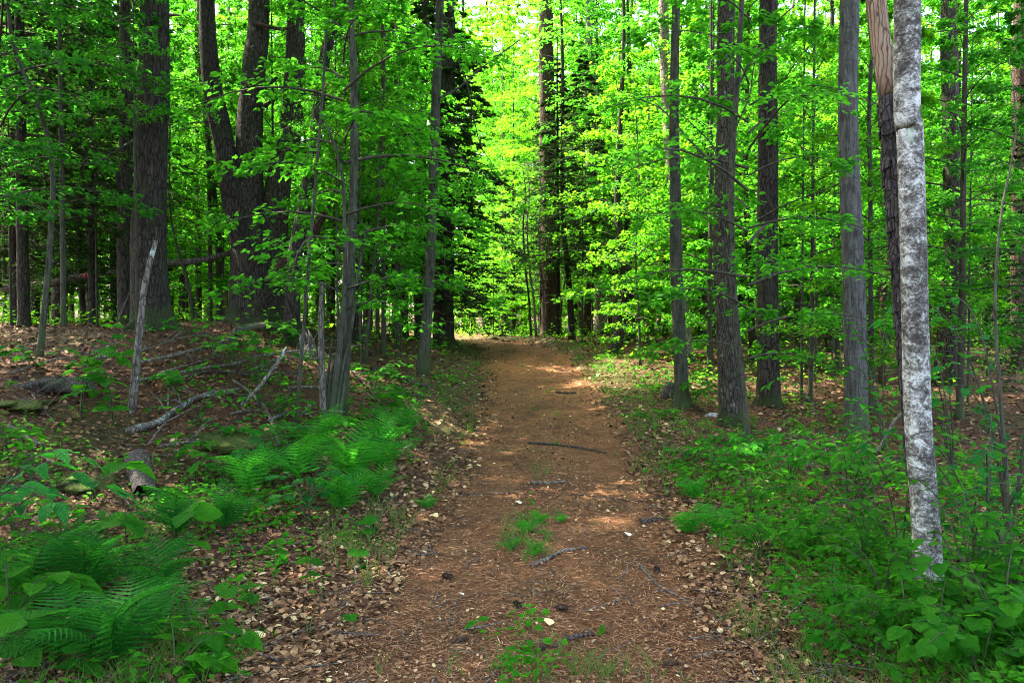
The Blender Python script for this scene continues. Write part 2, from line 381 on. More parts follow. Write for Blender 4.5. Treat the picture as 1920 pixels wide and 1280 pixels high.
def cards(mb, P, T, Nn, L, Wd, var, mi=0, six=False, fold=.18, droop=.12):
    """leaf-shaped folded blades at P along T with face normal Nn"""
    P = np.asarray(P, float); T = unit(T); Nn = unit(Nn - (Nn * T).sum(-1, keepdims=True) * T); Sd = np.cross(T, Nn)
    n = len(P); L = np.broadcast_to(L, (n,))[:, None]; Wd = np.broadcast_to(Wd, (n,))[:, None] * .5
    var = np.broadcast_to(var, (n,))
    if not six:
        V = np.stack([P, P + T * L * .45 + Sd * Wd + Nn * L * fold * .5, P + T * L - Nn * L * droop, P + T * L * .45 - Sd * Wd + Nn * L * fold * .5], 1)
        b = np.arange(n)[:, None] * 4
        mb.add(V.reshape(-1, 3), np.vstack([b + [0, 1, 2], b + [0, 2, 3]]), np.repeat(var, 4), mi, False)
    else:
        V = np.stack([P, P + T * L * .28 + Sd * Wd * .95 + Nn * L * fold * .45, P + T * L * .66 + Sd * Wd * .78 + Nn * L * (fold * .4 - droop * .3),
                      P + T * L - Nn * L * droop, P + T * L * .66 - Sd * Wd * .78 + Nn * L * (fold * .4 - droop * .3), P + T * L * .28 - Sd * Wd * .95 + Nn * L * fold * .45], 1)
        b = np.arange(n)[:, None] * 6
        mb.add(V.reshape(-1, 3), np.vstack([b + [0, 1, 2, 3], b + [0, 3, 4, 5]]), np.repeat(var, 6), mi, False)

# ------------------------------------------------------------------ ground and trail
def grid_mesh(X, Y, Z, name, mat, attrs=None):
    ny, nx = X.shape; mb = MB()
    i = np.arange(ny - 1)[:, None] * nx; j = np.arange(nx - 1)[None]
    Fq = np.stack([i + j, i + j + 1, i + nx + j + 1, i + nx + j], -1).reshape(-1, 4)
    mb.add(np.stack([X, Y, Z], -1).reshape(-1, 3), Fq)
    me = mb.mesh(name, [mat])
    for k, v in (attrs or {}).items():
        a = me.attributes.new(k, 'FLOAT', 'POINT'); a.data.foreach_set('value', np.asarray(v, np.float32).ravel())
    return me
yl = np.concatenate([np.arange(-25, 2.4, 1.0), np.arange(2.5, 12, .06), np.arange(12, 30, .16), 30 + 1.5 * (1.075 ** np.arange(0, 62) - 1) / .075 * .35])
xp = np.concatenate([np.arange(0, 5, .06), 5 + .1 * (1.06 ** np.arange(0, 68) - 1) / .06])
xl = np.concatenate([-xp[:0:-1], xp])
GX, GY = np.meshgrid(xl, yl)
def mossf(x, y):
    n = np.sin(x * .9 + 1.3) * np.sin(y * .7 + .4) + .6 * np.sin(x * 2.3 + y * 1.1) * np.sin(y * 1.9 - x)
    edge = np.exp(-((np.abs(x - trail_x(y)) - trail_w(y) - .5) / .7) ** 2) * sstep(7, 13, y)
    return np.clip(sstep(.25, .9, n) * .55 + edge * .65, 0, 1)
g = link('ground', grid_mesh(GX, GY, gz(GX, GY), 'ground', M['ground'], {'moss': mossf(GX, GY)}))
tag(g, 'brown forest floor of soil, needles and old leaves under the trees', None, None, 'structure')
ty = np.concatenate([np.arange(-6, 2.5, .5), np.arange(2.5, 12, .05), np.arange(12, 45, .12)])
tu = np.linspace(-1, 1, 61)
TU, TY = np.meshgrid(tu, ty)
edge_n = 1 + .10 * np.sin(TY * 2.3 + np.sign(TU) * 1.0) + .06 * np.sin(TY * 6.1 + np.sign(TU) * 2) + .04 * np.sin(TY * 17)
TXX = trail_x(TY) + TU * (trail_w(TY) + .12) * edge_n
TZ = gz(TXX, TY) + .016 - .06 * sstep(.90, 1.0, np.abs(TU)) + .008 * np.sin(TXX * 21 + TY * 9) * np.sin(TY * 17 - TXX * 5)
p = link('trail', grid_mesh(TXX, TY, TZ, 'trail', M['trail']))
tag(p, 'reddish brown dirt trail strewn with needles running up between the trees', None, None, 'structure')

# ------------------------------------------------------------------ crowns (prototypes shared by the trees)
def crown(seed, H, z0, R, nb, leaves, L, Wd, mat, kind='broad', prof=None, upang=.35, bark=None, six=False, spread=.42, vshift=0.0, sag=0.10):
    """layered crown: limbs leave the trunk, side twigs lie in flat sprays, leaves sit along the twigs"""
    r = np.random.default_rng(seed); mb = MB()
    per = max(8, leaves // nb)
    for b in range(nb):
        u = (b + r.uniform(0, 1)) / nb
        z = z0 + (H - z0) * u; az = b * 2.39996 + r.uniform(-.5, .5)
        pf = prof(u) if prof else (1 - .75 * u ** 1.6) * (.65 + .35 * min(1, u * 4))
        ln = R * pf * r.uniform(.6, 1.15)
        if ln < .15: ln = .15
        d = np.array([math.cos(az), math.sin(az), 0.0]); el = upang * r.uniform(.3, 1.4) + .5 * u
        t = np.linspace(0, 1, 7)
        bend = r.uniform(-.25, .25); sd = np.array([-d[1], d[0], 0])
        P = np.array([0, 0, z]) + d * (ln * t)[:, None] + sd * (bend * ln * t ** 2)[:, None]
        P[:, 2] += ln * (math.tan(min(el, 1.1)) * t * (1 - .45 * t) - sag * 3 * t ** 2.2)
        br = .004 + .0065 * ln
        tube(mb, P, br * (1 - .85 * t), 4, 1, cap=False)
        bvar = r.uniform(0, 1)
        nt_ = max(4, int(ln / (.16 if kind == 'broad' else .11)))
        nl = max(3, per // nt_)
        tt = np.repeat(np.sort(r.uniform(.18, 1.0, nt_)), nl); side = np.repeat(np.where(np.arange(nt_) % 2, 1., -1.), nl)
        tl = np.repeat(r.uniform(.5, 1.1, nt_), nl) * spread * ln * (1.05 - .75 * tt) + .08
        s = r.uniform(0, 1, len(tt)) ** .8
        base = np.stack([np.interp(tt, t, P[:, k]) for k in range(3)], -1)
        fw = d * .75 + sd * bend * .5
        tw = unit(fw[None] * .7 + sd[None] * side[:, None])
        pos = base + tw * (s * tl)[:, None]
        pos[:, 2] -= sag * 1.2 * (s * tl) ** 1.5 / max(ln, .4) + r.normal(0, .035 if kind == 'broad' else .015, len(tt))
        lf = np.where(r.uniform(size=len(tt)) < .5, 1., -1.)
        if kind == 'broad':
            ax = tw * .7 + np.cross(tw, [0, 0, 1.]) * lf[:, None] * .8 + r.normal(0, .25, pos.shape); ax[:, 2] -= .18
            nr = np.array([0, 0, 1.]) + r.normal(0, .38, pos.shape)
        else:
            ax = tw * .8 + np.cross(tw, [0, 0, 1.]) * lf[:, None] * .75 + r.normal(0, .12, pos.shape); ax[:, 2] -= .12
            nr = np.array([0, 0, 1.]) + r.normal(0, .22, pos.shape)
        sz = r.uniform(.6, 1.15, len(tt))
        cards(mb, pos, ax, nr, L * sz, Wd * sz, np.clip(.35 * bvar + .65 * r.uniform(0, 1, len(tt)) + vshift, 0, 1), 0, six)
    return mb, [mat, bark or M['bark_thin']]
def conprof(u): return (1 - u) ** .8 * .95 + .05
PROTO = {}
def proto(key, *a, **k):
    mb, mats = crown(*a, **k); PROTO[key] = (mb, mats, mb.mesh('crown', mats))
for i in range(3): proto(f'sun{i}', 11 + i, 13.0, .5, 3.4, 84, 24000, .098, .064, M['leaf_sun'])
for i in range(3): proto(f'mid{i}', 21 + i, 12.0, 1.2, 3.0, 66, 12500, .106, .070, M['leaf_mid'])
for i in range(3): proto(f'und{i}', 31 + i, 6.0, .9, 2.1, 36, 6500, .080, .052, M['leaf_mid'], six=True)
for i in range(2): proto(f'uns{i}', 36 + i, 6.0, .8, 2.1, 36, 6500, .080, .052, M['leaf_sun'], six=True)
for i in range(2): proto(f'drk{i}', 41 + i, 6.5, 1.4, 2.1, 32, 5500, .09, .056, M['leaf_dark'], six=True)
for i in range(2): proto(f'hem{i}', 51 + i, 11.0, 1.2, 2.6, 84, 27000, .15, .062, M['needle'], kind='con', prof=conprof, upang=.05, sag=.16)
proto('hpl0', 55, 9.0, 1.0, 2.2, 60, 13000, .10, .036, M['needle_pale'], kind='con', prof=conprof, upang=.05, sag=.16)
for i in range(2): proto(f'far{i}', 71 + i, 13.0, .5, 3.4, 50, 7000, .16, .11, M['leaf_sun'])
for i in range(3): proto(f'thin{i}', 64 + i, 19.0, 10.0, 3.6, 34, 2400, .20, .14, M['leaf_mid'], upang=.5)
for i in range(3): proto(f'high{i}', 61 + i, 20.0, 9.2, 4.6, 46, 6200, .22, .15, M['leaf_mid'], upang=.5)

# ------------------------------------------------------------------ trees
LAND = []        # (photo column, short phrase) of trees easy to find, for the labels of the background trees
def taper(par, w0, w1, flare=0.0): return w0 + (w1 - w0) * par
BARKSEG = {'bark_pine': (.035, .10, 22), 'bark_oak': (.03, .08, 22), 'bark_red': (.03, .08, 18), 'bark_lit': (.03, .06, 18), 'bark_cherry': (.03, .09, 20)}
def trunk_mesh(P, par, R, bark, seed, seg, flare=0.0, name='trunk', extra=None):
    mb = MB(); lump, ridge, nr = BARKSEG.get(bark, (.035, .0, 0))
    s = np.concatenate(([0], np.cumsum(np.linalg.norm(np.diff(P, axis=0), axis=1))))
    R = R * (1 + flare * np.exp(-s / .28)) 
    tube(mb, P, R, seg, 0, lump, ridge if seg >= 20 else 0, nr, seed)
    if flare > .25 and seg >= 20:                      # root buttresses
        r = np.random.default_rng(seed)
        for k in range(5):
            a = k * 1.2566 + r.uniform(-.3, .3); d = np.array([math.cos(a), math.sin(a), 0]); R0 = R[min(6, len(R) - 1)]
            b = P[0]
            Q = np.array([b + d * R0 * .5 + [0, 0, .50], b + d * R0 * .95 + [0, 0, .22], b + d * R0 * 1.6 + [0, 0, .04], b + d * R0 * 2.5 + [0, 0, -.10]])
            Q, q = catmull(Q, .07); tube(mb, Q, np.interp(q, [0, .4, 1], [R0 * .25, R0 * .36, R0 * .12]), 8)
    return mb.mesh(name, [M[bark]])
def tree(name, label, base, pts, w0, w1, bark, crown_key=None, csc=1.0, flare=.35, seg=24, H=None, depth=None, seed=0, land=None, cat='tree', group=None, sink=.12, brk=False):
    """base = photo pixel of the foot; pts = pixels up the stem; w0/w1 = stem width there; everything is set at the foot's own distance"""
    w0, w1 = w0 * .9, w1 * .9
    b = hit(*base) if depth is None else at(base[0], base[1], depth)
    if depth is not None: b = Vector((b.x, depth, gzf(b.x, depth)))
    d = b.y; k = d / FPX
    P = [np.array(b) - [0, 0, sink]] + [np.array(at(x, y, d + (i + 1) * 0.04 * (seed % 3 - 1))) for i, (x, y) in enumerate(pts)]
    if not brk:
        Ht = H or 17.0
        dirv = unit(P[-1] - P[-2]) * .35 + np.array([0, 0, .65]); top = P[-1] + dirv / dirv[2] * max(.5, (b.z + Ht - P[-1][2]))
        n_in = len(P); P = P + [P[-1] * .5 + top * .5 + np.array([.1, .05, 0]), top]
    P = np.array(P); Q, par = catmull(P, .16 if seg >= 20 else .3)
    if brk: R = np.interp(par, [0, 1], [w0 * k / 2, w1 * k / 2])
    else:
        pi = (n_in - 1) / (len(P) - 1)
        R = np.interp(par, [0, pi, 1], [w0 * k / 2, w1 * k / 2, min(.02, w1 * k / 6)])
    t = thing(name, label, cat, b, group)
    me = trunk_mesh(Q - np.array(b), par, R, bark, seed, seg, flare)
    tr = link('trunk', me, t)
    if crown_key and crown_key[:4] == 'high' and d > 15.5: crown_key = 'thin' + crown_key[4]
    if crown_key:
        c = link('crown', PROTO[crown_key][2], t); c.rotation_euler = (0, 0, seed * 1.3)
        off = P[-1][:2] - np.array(b)[:2]
        c.location = (off[0] * .6, off[1] * .6, 0); c.scale = (csc, csc, csc)
    if land: LAND.append((pts[0][0] if pts else base[0], land))
    return t, tr, Q, R
def branch(t, P, r0, r1, bark, name='branch', lump=.05, seg=6, label=None):
    P, par = catmull(np.array([np.array(p) for p in P]) - np.array(t.location), .12)
    mb = MB(); tube(mb, P, r0 + (r1 - r0) * par, seg, lump=lump, seed=len(P))
    o = link(name, mb.mesh(name, [M[bark]]), t)
    if label: o['label'] = label
    return o
def brpx(t, pix, d, w0, w1, bark, dd=0.0, **kw):
    """a branch through photo pixels at distance d (dd = how much its far end comes nearer or recedes)"""
    n = len(pix); k = d / FPX
    return branch(t, [at(x, y, d + dd * i / max(1, n - 1)) for i, (x, y) in enumerate(pix)], w0 * k / 2, w1 * k / 2, bark, **kw)

# --- left of the trail
pine, _, _, _ = tree('pine_tree', 'massive dark furrowed pine trunk with flared foot at the left', (288, 614), [(278, 480), (283, 330), (289, 150), (290, 0)], 74, 54, 'bark_pine', 'high0', 1.1, .45, 28, 19, seed=1, land='massive dark pine trunk')
brpx(pine, [(262, 8), (240, -20)], 12.5, 6, 4, 'dead_dark')
brpx(pine, [(300, 30), (330, 28), (338, 30)], 12.4, 7, 3, 'dead_wood')
brpx(pine, [(290, 225), (200, 226), (110, 215), (0, 165)], 12.6, 6, 2.5, 'dead_dark', -1.0)
brpx(pine, [(300, 235), (350, 232), (420, 225)], 12.6, 5, 2, 'dead_dark', 1.0)
brpx(pine, [(290, 242), (235, 272), (170, 312)], 12.4, 5, 2, 'dead_wood', -1.2)
brpx(pine, [(305, 150), (325, 100), (330, 78)], 12.5, 4, 1.5, 'dead_wood')
thn, _, _, _ = tree('pine_tree', 'slimmer dark trunk rising just beside the massive pine', (236, 602), [(232, 480), (236, 330), (236, 150), (234, 0)], 30, 22, 'bark_pine', 'high1', .85, .3, 20, 16, depth=13.4, seed=2)
brpx(thn, [(232, 372), (222, 345), (216, 318)], 13.4, 8, 6, 'bark_pine')
brpx(thn, [(224, 372), (160, 352), (100, 343), (0, 340)], 13.3, 6, 2.5, 'dead_dark', -1.5)
old, otr, _, _ = tree('maple_tree', 'huge old maple splitting into three thick twisting stems', (487, 602), [(485, 540), (487, 470)], 122, 108, 'bark_pine', None, 1, .28, 28, depth=14.2, seed=4, land='huge three-stemmed maple', brk=True)
def stem(t, pix, d, w0, w1, bark, top=9.0, name='stem', seg=20):
    k = d / FPX; P = [np.array(at(x, y, d + .0)) for x, y in pix]
    P.append(P[-1] + unit(P[-1] - P[-2]) * 2.0 * .6 + np.array([0, 0, top * .4])); P.append(P[-1] + np.array([.3, .3, top * .6]))
    w0, w1 = w0 * .85, w1 * .85; Q, par = catmull(np.array(P) - np.array(t.location), .16); pi = (len(pix) - 1) / (len(P) - 1)
    R = np.interp(par, [0, pi, 1], [w0 * k / 2, w1 * k / 2, .03])
    return link(name, trunk_mesh(Q, par, R, bark, len(pix) + int(w0), seg, 0, name), t)
stem(old, [(468, 520), (452, 440), (438, 370), (418, 260), (400, 175), (391, 90), (388, 0)], 14.1, 58, 34, 'bark_pine')
stem(old, [(478, 500), (470, 400), (467, 300), (470, 200), (478, 110), (486, 0)], 14.25, 66, 46, 'bark_oak')
stem(old, [(508, 520), (515, 420), (524, 330), (545, 250), (549, 170), (556, 0)], 14.35, 64, 38, 'bark_oak')
brpx(old, [(505, 525), (545, 480), (578, 455), (600, 415), (622, 372), (633, 345)], 13.6, 22, 9, 'bark_red', -.3, name='limb', seg=10)
brpx(old, [(472, 150), (500, 160), (520, 145)], 14.0, 10, 5, 'bark_pine'); brpx(old, [(490, 205), (508, 190), (517, 180)], 14.0, 8, 5, 'bark_pine')
brpx(old, [(480, 45), (530, 55), (560, 45)], 14.0, 10, 4, 'bark_red')
c = link('crown', PROTO['high2'][2], old); c.scale = (1.2, 1.2, 1.0)
tree('dark_tree', 'dark slender leaning trunk crossing the right of the three-stemmed maple', (545, 600), [(553, 480), (575, 370), (592, 260), (602, 150), (618, 70), (640, 0)], 32, 20, 'bark_pine', 'high0', .8, .3, 20, 15, depth=12.6, seed=5)
tree('beech_sapling', 'smooth pale grey sapling trunk between maple and trail', (640, 778), [(652, 600), (660, 440), (664, 250), (662, 100), (658, 0)], 22, 12, 'bark_sap', 'und0', 1.15, .3, 14, 9, seed=6, land='smooth pale grey sapling')
clump = thing('sapling_clump', 'clump of thin grey stems sprouting together from one foot', 'sapling', hit(622, 788))
cd = clump.location.y
for i, px in enumerate([[(608, 800), (603, 690), (602, 600), (604, 528)], [(618, 795), (632, 690), (645, 560), (646, 430), (640, 320), (600, 200)], [(628, 795), (640, 700), (655, 640), (668, 560)],
                        [(612, 795), (622, 700), (640, 640), (650, 600)], [(634, 795), (645, 720), (650, 660), (655, 600), (690, 420)], [(604, 795), (610, 740), (618, 680), (622, 640)], [(640, 790), (640, 700), (640, 640), (632, 560)]]):
    brpx(clump, px, cd, 13 if i in (0, 1) else 8, 9 if i == 0 else 4, 'bark_sap' if i != 0 else 'dead_wood', .1 * i, name='stem', seg=8)
tree('thin_sapling', 'very thin straight pole sapling in front of the clump of stems', (553, 792), [(566, 660), (575, 540), (590, 360), (606, 160), (612, 60)], 8, 5, 'bark_sap', None, 1, .1, 8, 5, seed=7)
trm, _, _, _ = tree('trail_side_tree', 'slender mottled grey-green tree on the left edge of the trail', (790, 702), [(800, 600), (808, 470), (813, 300), (819, 150), (825, 0)], 24, 17, 'bark_sap', 'high1', .8, .3, 18, 15, seed=8, land='slender mottled trail-side tree')
brpx(trm, [(822, 185), (860, 165), (900, 130), (975, 75)], trm.location.y, 5, 2, 'bark_thin', .6)
brpx(trm, [(822, 90), (700, 75), (640, 95)], trm.location.y, 4, 1.5, 'bark_thin', -.5)
brpx(trm, [(826, 20), (845, 60), (860, 120), (880, 160)], trm.location.y, 5, 2, 'bark_thin', .3)
brpx(trm, [(818, 270), (870, 300), (885, 340), (886, 390)], trm.location.y, 4, 1.5, 'bark_thin', .4)
brpx(trm, [(875, 155), (890, 230), (905, 280), (940, 330)], trm.location.y + .4, 3, 1, 'bark_thin', .4, name='twig')
hm, _, _, _ = tree('hemlock_tree', 'big dark hemlock trunk with dead twigs behind the trail-side tree', (832, 642), [(832, 560), (836, 400), (838, 200), (840, 0)], 44, 32, 'bark_pine', 'hem1', .85, .4, 22, 16, depth=21, seed=9, land='big dark hemlock trunk')
for k in range(12):
    r_ = random.Random(k); y_ = 470 + k * 12; sx_ = r_.choice((-1, 1)); brpx(hm, [(834, y_), (834 + sx_ * 26, y_ + r_.randint(-20, 10)), (834 + sx_ * r_.randint(40, 70), y_ + r_.randint(5, 50))], 20.6, 3, 1, 'dead_wood', -.5, name='dead_twig', seg=4)
tree('hemlock_tree', 'dark hemlock trunk half hidden left of the trail-side tree', (788, 632), [(788, 520), (789, 400), (792, 200)], 26, 20, 'bark_pine', 'hem1', 1.2, .35, 20, 14, depth=22.5, seed=10)
tree('curved_sapling', 'curved grey-green sapling bending left near the left edge', (72, 668), [(82, 590), (92, 490), (97, 400), (100, 340), (88, 250), (60, 170), (20, 60)], 13, 8, 'bark_sap', 'drk0', 1.0, .2, 12, 7, seed=11, land='curved sapling at the left edge')
tree('grey_tree', 'rough grey trunk behind the curved sapling at the left edge', (108, 600), [(110, 480), (112, 330), (116, 150)], 26, 18, 'bark_oak', 'high2', .8, .3, 20, 15, depth=18, seed=12)
tree('thin_dark_tree', 'thin dark pole right of the rough grey trunk', (157, 596), [(150, 480), (147, 350), (150, 150)], 13, 9, 'bark_pine', 'mid0', .7, .2, 12, 10, depth=16, seed=13)
tree('thin_grey_tree', 'thin grey trunk midway between massive pine and three-stemmed maple', (412, 578), [(410, 470), (402, 380), (388, 240), (376, 120), (374, 0)], 16, 10, 'bark_thin', 'mid1', .8, .2, 12, 11, depth=16.5, seed=14, land='thin grey trunk before the maple')
tree('pale_tree', 'pale spotted trunk glimpsed just left of the old maple', (420, 575), [(416, 470), (412, 370), (418, 250)], 15, 10, 'bark_lit', None, 1, .2, 12, 12, depth=22, seed=15)
tree('leaning_sapling', 'dark thin sapling leaning left of the thin grey trunk', (366, 606), [(352, 530), (333, 465), (318, 380)], 9, 4, 'bark_thin', None, 1, .1, 8, 6, depth=14.5, seed=16)
tree('snag', 'broken lichen-spotted dead stem leaning in front of the massive pine', (244, 772), [(256, 680), (264, 600), (272, 530), (284, 480), (293, 452)], 17, 9, 'dead_lichen', None, 1, .2, 12, seed=17, brk=True, cat='dead stem')
tree('sapling', 'straight young tree right of the pale grey sapling', (668, 606), [(672, 500), (676, 420), (678, 300)], 15, 10, 'bark_thin', 'mid2', .75, .2, 12, 10, depth=19, seed=18)
tree('sapling', 'dark pole behind the broken stub of the stem clump', (622, 602), [(625, 520), (628, 440), (630, 300)], 10, 7, 'bark_pine', 'mid0', .7, .2, 10, 10, depth=17, seed=19)
tree('slender_sapling', 'slender bare sapling slanting between pale sapling and trail-side tree', (684, 665), [(695, 560), (705, 450), (712, 330), (720, 180), (722, 60)], 7, 4, 'bark_thin', 'und1', .8, .1, 8, 7, depth=13, seed=20)
tree('twin_tree', 'dark trunk with its twin behind the pale grey sapling', (690, 604), [(690, 500), (688, 410), (690, 200)], 16, 12, 'bark_red', 'mid1', .9, .3, 12, 12, depth=23, seed=21)

# --- centre
cp, _, _, _ = tree('pine_tree', 'thick dark red-brown pine trunk just right of the trail crest', (1034, 632), [(1034, 560), (1031, 450), (1029, 330), (1026, 200), (1024, 60)], 42, 30, 'bark_red', None, 1, .35, 24, 20, depth=27, seed=22, land='thick red-brown pine at the trail crest')
c = link('crown', PROTO['thin0'][2], cp)
for k in range(8):
    y_ = 470 + k * 14; brpx(cp, [(1030, y_), (1005, y_ + 3), (975, y_ - 3 + (k % 3) * 6)], 26.6, 3, 1, 'dead_dark', -.5, name='dead_twig', seg=4)
tree('dark_tree', 'straight dark trunk leaning slightly beside the thick crest pine', (1073, 640), [(1069, 560), (1062, 480), (1055, 380)], 14, 10, 'bark_pine', 'high1', .7, .3, 14, 13, depth=24, seed=23)
tree('grey_tree', 'grey trunk in the row right of the dark leaning trunk', (1088, 630), [(1088, 560), (1090, 450)], 14, 11, 'bark_beech', 'mid2', .9, .3, 14, 12, depth=31, seed=24)
tree('broken_tree', 'splintered reddish trunk leaning right at the forest edge', (1097, 634), [(1103, 570), (1110, 500), (1112, 420)], 18, 13, 'bark_red', 'mid0', .9, .3, 16, 12, depth=26.5, seed=25)
tree('red_tree', 'broad reddish trunk below the tall sunlit pair of stems', (1127, 634), [(1126, 560), (1122, 470), (1110, 360), (1106, 250), (1100, 150), (1108, 0)], 27, 16, 'bark_lit', 'high2', .9, .3, 18, 19, depth=27.5, seed=26, land='tall sunlit stem')
tree('sunlit_tree', 'slim pale sunlit stem curving up beside the broad reddish trunk', (1158, 634), [(1150, 540), (1143, 440), (1134, 360), (1124, 250), (1114, 150), (1104, 50)], 16, 11, 'bark_lit', 'high0', .8, .3, 16, 17, depth=26, seed=27)
tree('leaning_tree', 'crooked brown trunk leaning right over the sunny patch by the trail', (1148, 674), [(1160, 630), (1168, 590), (1171, 540), (1166, 470), (1158, 390), (1160, 300)], 25, 12, 'bark_oak', 'uns0', 1.2, .3, 18, 11, depth=19.5, seed=28, land='crooked leaning trunk')
tree('dark_tree', 'dark trunk close behind the crooked leaning one', (1183, 648), [(1183, 580), (1180, 520), (1176, 400)], 18, 13, 'bark_pine', 'mid1', .9, .3, 16, 12, depth=23, seed=29)
tree('sapling', 'thin upright sapling between crooked trunk and tall grey-green trunk', (1201, 690), [(1199, 620), (1196, 560), (1192, 480)], 6, 4, 'bark_sap', 'uns1', .85, .1, 8, 6, seed=30)
tree('thin_tree', 'thin forked dark trunk further back right of the sunlit stems', (1150, 600), [(1152, 400), (1158, 330), (1163, 270), (1178, 170), (1180, 60)], 12, 9, 'bark_red', 'sun0', .9, .2, 12, 14, depth=30, seed=31)
cent = hit(985, 634)
for i, (x0, x1, l) in enumerate([(1006, 992, 'pale'), (1022, 1014, 'slim'), (996, 985, 'darker'), (1048, 1062, 'bent')]):
    tree('pole_sapling', f'{l} bare pole sapling standing at the foot of the thick crest pine', (x0, 634), [((x0 * .6 + x1 * .4), 560), (x1, 500), (x1 - 4, 420)], 6 if i < 2 else 5, 3.5, 'bark_lit' if i < 2 else 'bark_thin', None, 1, .1, 8, 5.5, depth=25 + .3 * i, seed=32 + i)

# --- right of the trail
r1, _, _, _ = tree('grey_green_tree', 'tall straight grey-green trunk with black stump at its foot', (1280, 764), [(1275, 650), (1268, 500), (1266, 350), (1264, 200), (1268, 0)], 30, 17, 'bark_sap', 'high1', .8, .3, 20, 15, seed=36, land='tall grey-green trunk')
tree('rough_tree', 'rough trunk sunlit on its left edge behind the grey-green one', (1288, 692), [(1282, 600), (1268, 450), (1257, 300), (1250, 180), (1244, 0)], 27, 21, 'bark_lit', 'high2', .9, .3, 20, 18, depth=18, seed=37)
r2, _, _, _ = tree('furrowed_tree', 'furrowed brown trunk with a pale sapling crossing its front', (1374, 800), [(1364, 650), (1357, 500), (1356, 380), (1361, 200), (1362, 0)], 46, 34, 'bark_oak', 'high0', .95, .3, 26, 17, seed=38, land='furrowed trunk crossed by a sapling')
d_ = r2.location.y
brpx(r2, [(1350, 322), (1290, 260), (1240, 205), (1180, 180)], d_ - .1, 6, 2, 'bark_thin', .8); brpx(r2, [(1345, 300), (1330, 265), (1250, 190)], d_ - .1, 4, 1.5, 'bark_thin', .5)
brpx(r2, [(1366, 200), (1400, 130), (1440, 60), (1490, 10)], d_ - .1, 6, 2.5, 'bark_thin', -.4); brpx(r2, [(1370, 260), (1405, 180), (1415, 120), (1450, 40)], d_ - .1, 4, 2, 'bark_thin', .3)
tree('sapling', 'pale green sapling leaning against the front of the furrowed trunk', (1403, 838), [(1394, 740), (1384, 640), (1376, 540), (1371, 400), (1376, 250), (1385, 120), (1391, 0)], 14, 10, 'bark_sap', 'und2', 1.0, .25, 14, 9, seed=39)
r3, _, _, _ = tree('dark_tree', 'straight dark rough trunk right of the furrowed one', (1441, 762), [(1440, 640), (1439, 450), (1440, 250), (1441, 0)], 46, 36, 'bark_pine', 'high1', 1.0, .32, 26, 18, seed=40, land='straight dark rough trunk')
brpx(r3, [(1430, 270), (1455, 190), (1490, 120), (1560, 40)], r3.location.y - .2, 4, 1.5, 'bark_thin', -.5)
brpx(r3, [(1422, 412), (1470, 385), (1560, 350), (1620, 325)], r3.location.y - .3, 4, 1.5, 'bark_thin', -.8)
tree('beech_tree', 'smooth grey beech trunk with dark moss and knot marks', (1606, 812), [(1604, 650), (1599, 480), (1594, 350), (1590, 200), (1593, 0)], 46, 39, 'bark_beech', 'high2', .9, .25, 24, 17, seed=41, land='smooth grey beech')
tree('thin_sapling', 'thin mottled sapling standing right beside the smooth beech', (1634, 772), [(1634, 640), (1632, 500), (1632, 350), (1630, 200)], 11, 8, 'bark_sap', 'uns1', .9, .15, 10, 8, depth=11.2, seed=42)
bir, btr, bQ, bR = tree('birch_tree', 'white blotched birch trunk with green lichen in the right foreground', (1745, 1108), [(1734, 950), (1722, 800), (1716, 620), (1712, 450), (1706, 250), (1702, 0)], 55, 51, 'bark_white', 'high0', .85, .15, 28, 14, seed=43, land='white blotched birch')
chd = bir.location.y + .16
ch, ctr, cQ, cR = tree('cherry_snag', 'black scaly dead trunk leaning against the birch, bark peeled at top', (1744, 1098), [(1730, 950), (1716, 780), (1704, 620), (1690, 450), (1677, 300), (1666, 180), (1648, 60), (1636, -60), (1628, -160)], 44, 40, 'bark_cherry', None, 1, .15, 26, depth=chd, seed=44, brk=True, cat='dead tree')
tree('rough_tree', 'dark rough trunk further back right of the birch', (1770, 722), [(1778, 600), (1786, 470), (1784, 300), (1780, 120), (1779, 0)], 40, 30, 'bark_oak', 'high1', .9, .3, 22, 17, seed=45, land='dark rough trunk behind the birch')
tree('edge_tree', 'dark trunk cut by the right edge of the picture', (1914, 668), [(1910, 520), (1911, 350), (1912, 150), (1914, 0)], 32, 26, 'bark_red', 'high2', .9, .3, 22, 17, depth=16, seed=46)
tree('sapling', 'thin pale sapling with broad leafy sprays near the right edge', (1900, 1052), [(1888, 900), (1874, 720), (1866, 600), (1868, 500), (1880, 380)], 9, 5, 'bark_sap', None, 1, .15, 10, 3.2, seed=47, land='thin pale sapling near the right edge')
tree('dark_snag', 'crooked dark snag behind the straight dark rough trunk', (1502, 604), [(1494, 550), (1488, 500), (1476, 455), (1462, 448)], 17, 10, 'bark_pine', None, 1, .2, 14, depth=20, seed=48, brk=True, cat='dead stem')
tree('red_tree', 'slim reddish trunk between beech and birch', (1654, 740), [(1652, 640), (1656, 560), (1666, 460), (1660, 300)], 14, 10, 'bark_red', 'und1', 1.1, .2, 12, 8, depth=14, seed=49)
tree('thin_tree', 'thin dark pole just left of the smooth beech', (1571, 692), [(1571, 600), (1574, 520), (1572, 400)], 11, 8, 'bark_thin', 'und0', 1.1, .2, 10, 8, depth=16, seed=50)
tree('bent_tree', 'thin pale bent stem between dark trunk and beech', (1462, 640), [(1466, 460), (1474, 300), (1478, 180), (1483, 60)], 8, 6, 'bark_lit', 'sun1', .8, .1, 10, 12, depth=24, seed=51)
tree('far_tree', 'straight trunk seen high between grey-green and furrowed trunks', (1316, 640), [(1318, 450), (1312, 330), (1302, 180), (1292, 40)], 16, 13, 'bark_oak', 'sun2', .9, .2, 14, 15, depth=24, seed=52)
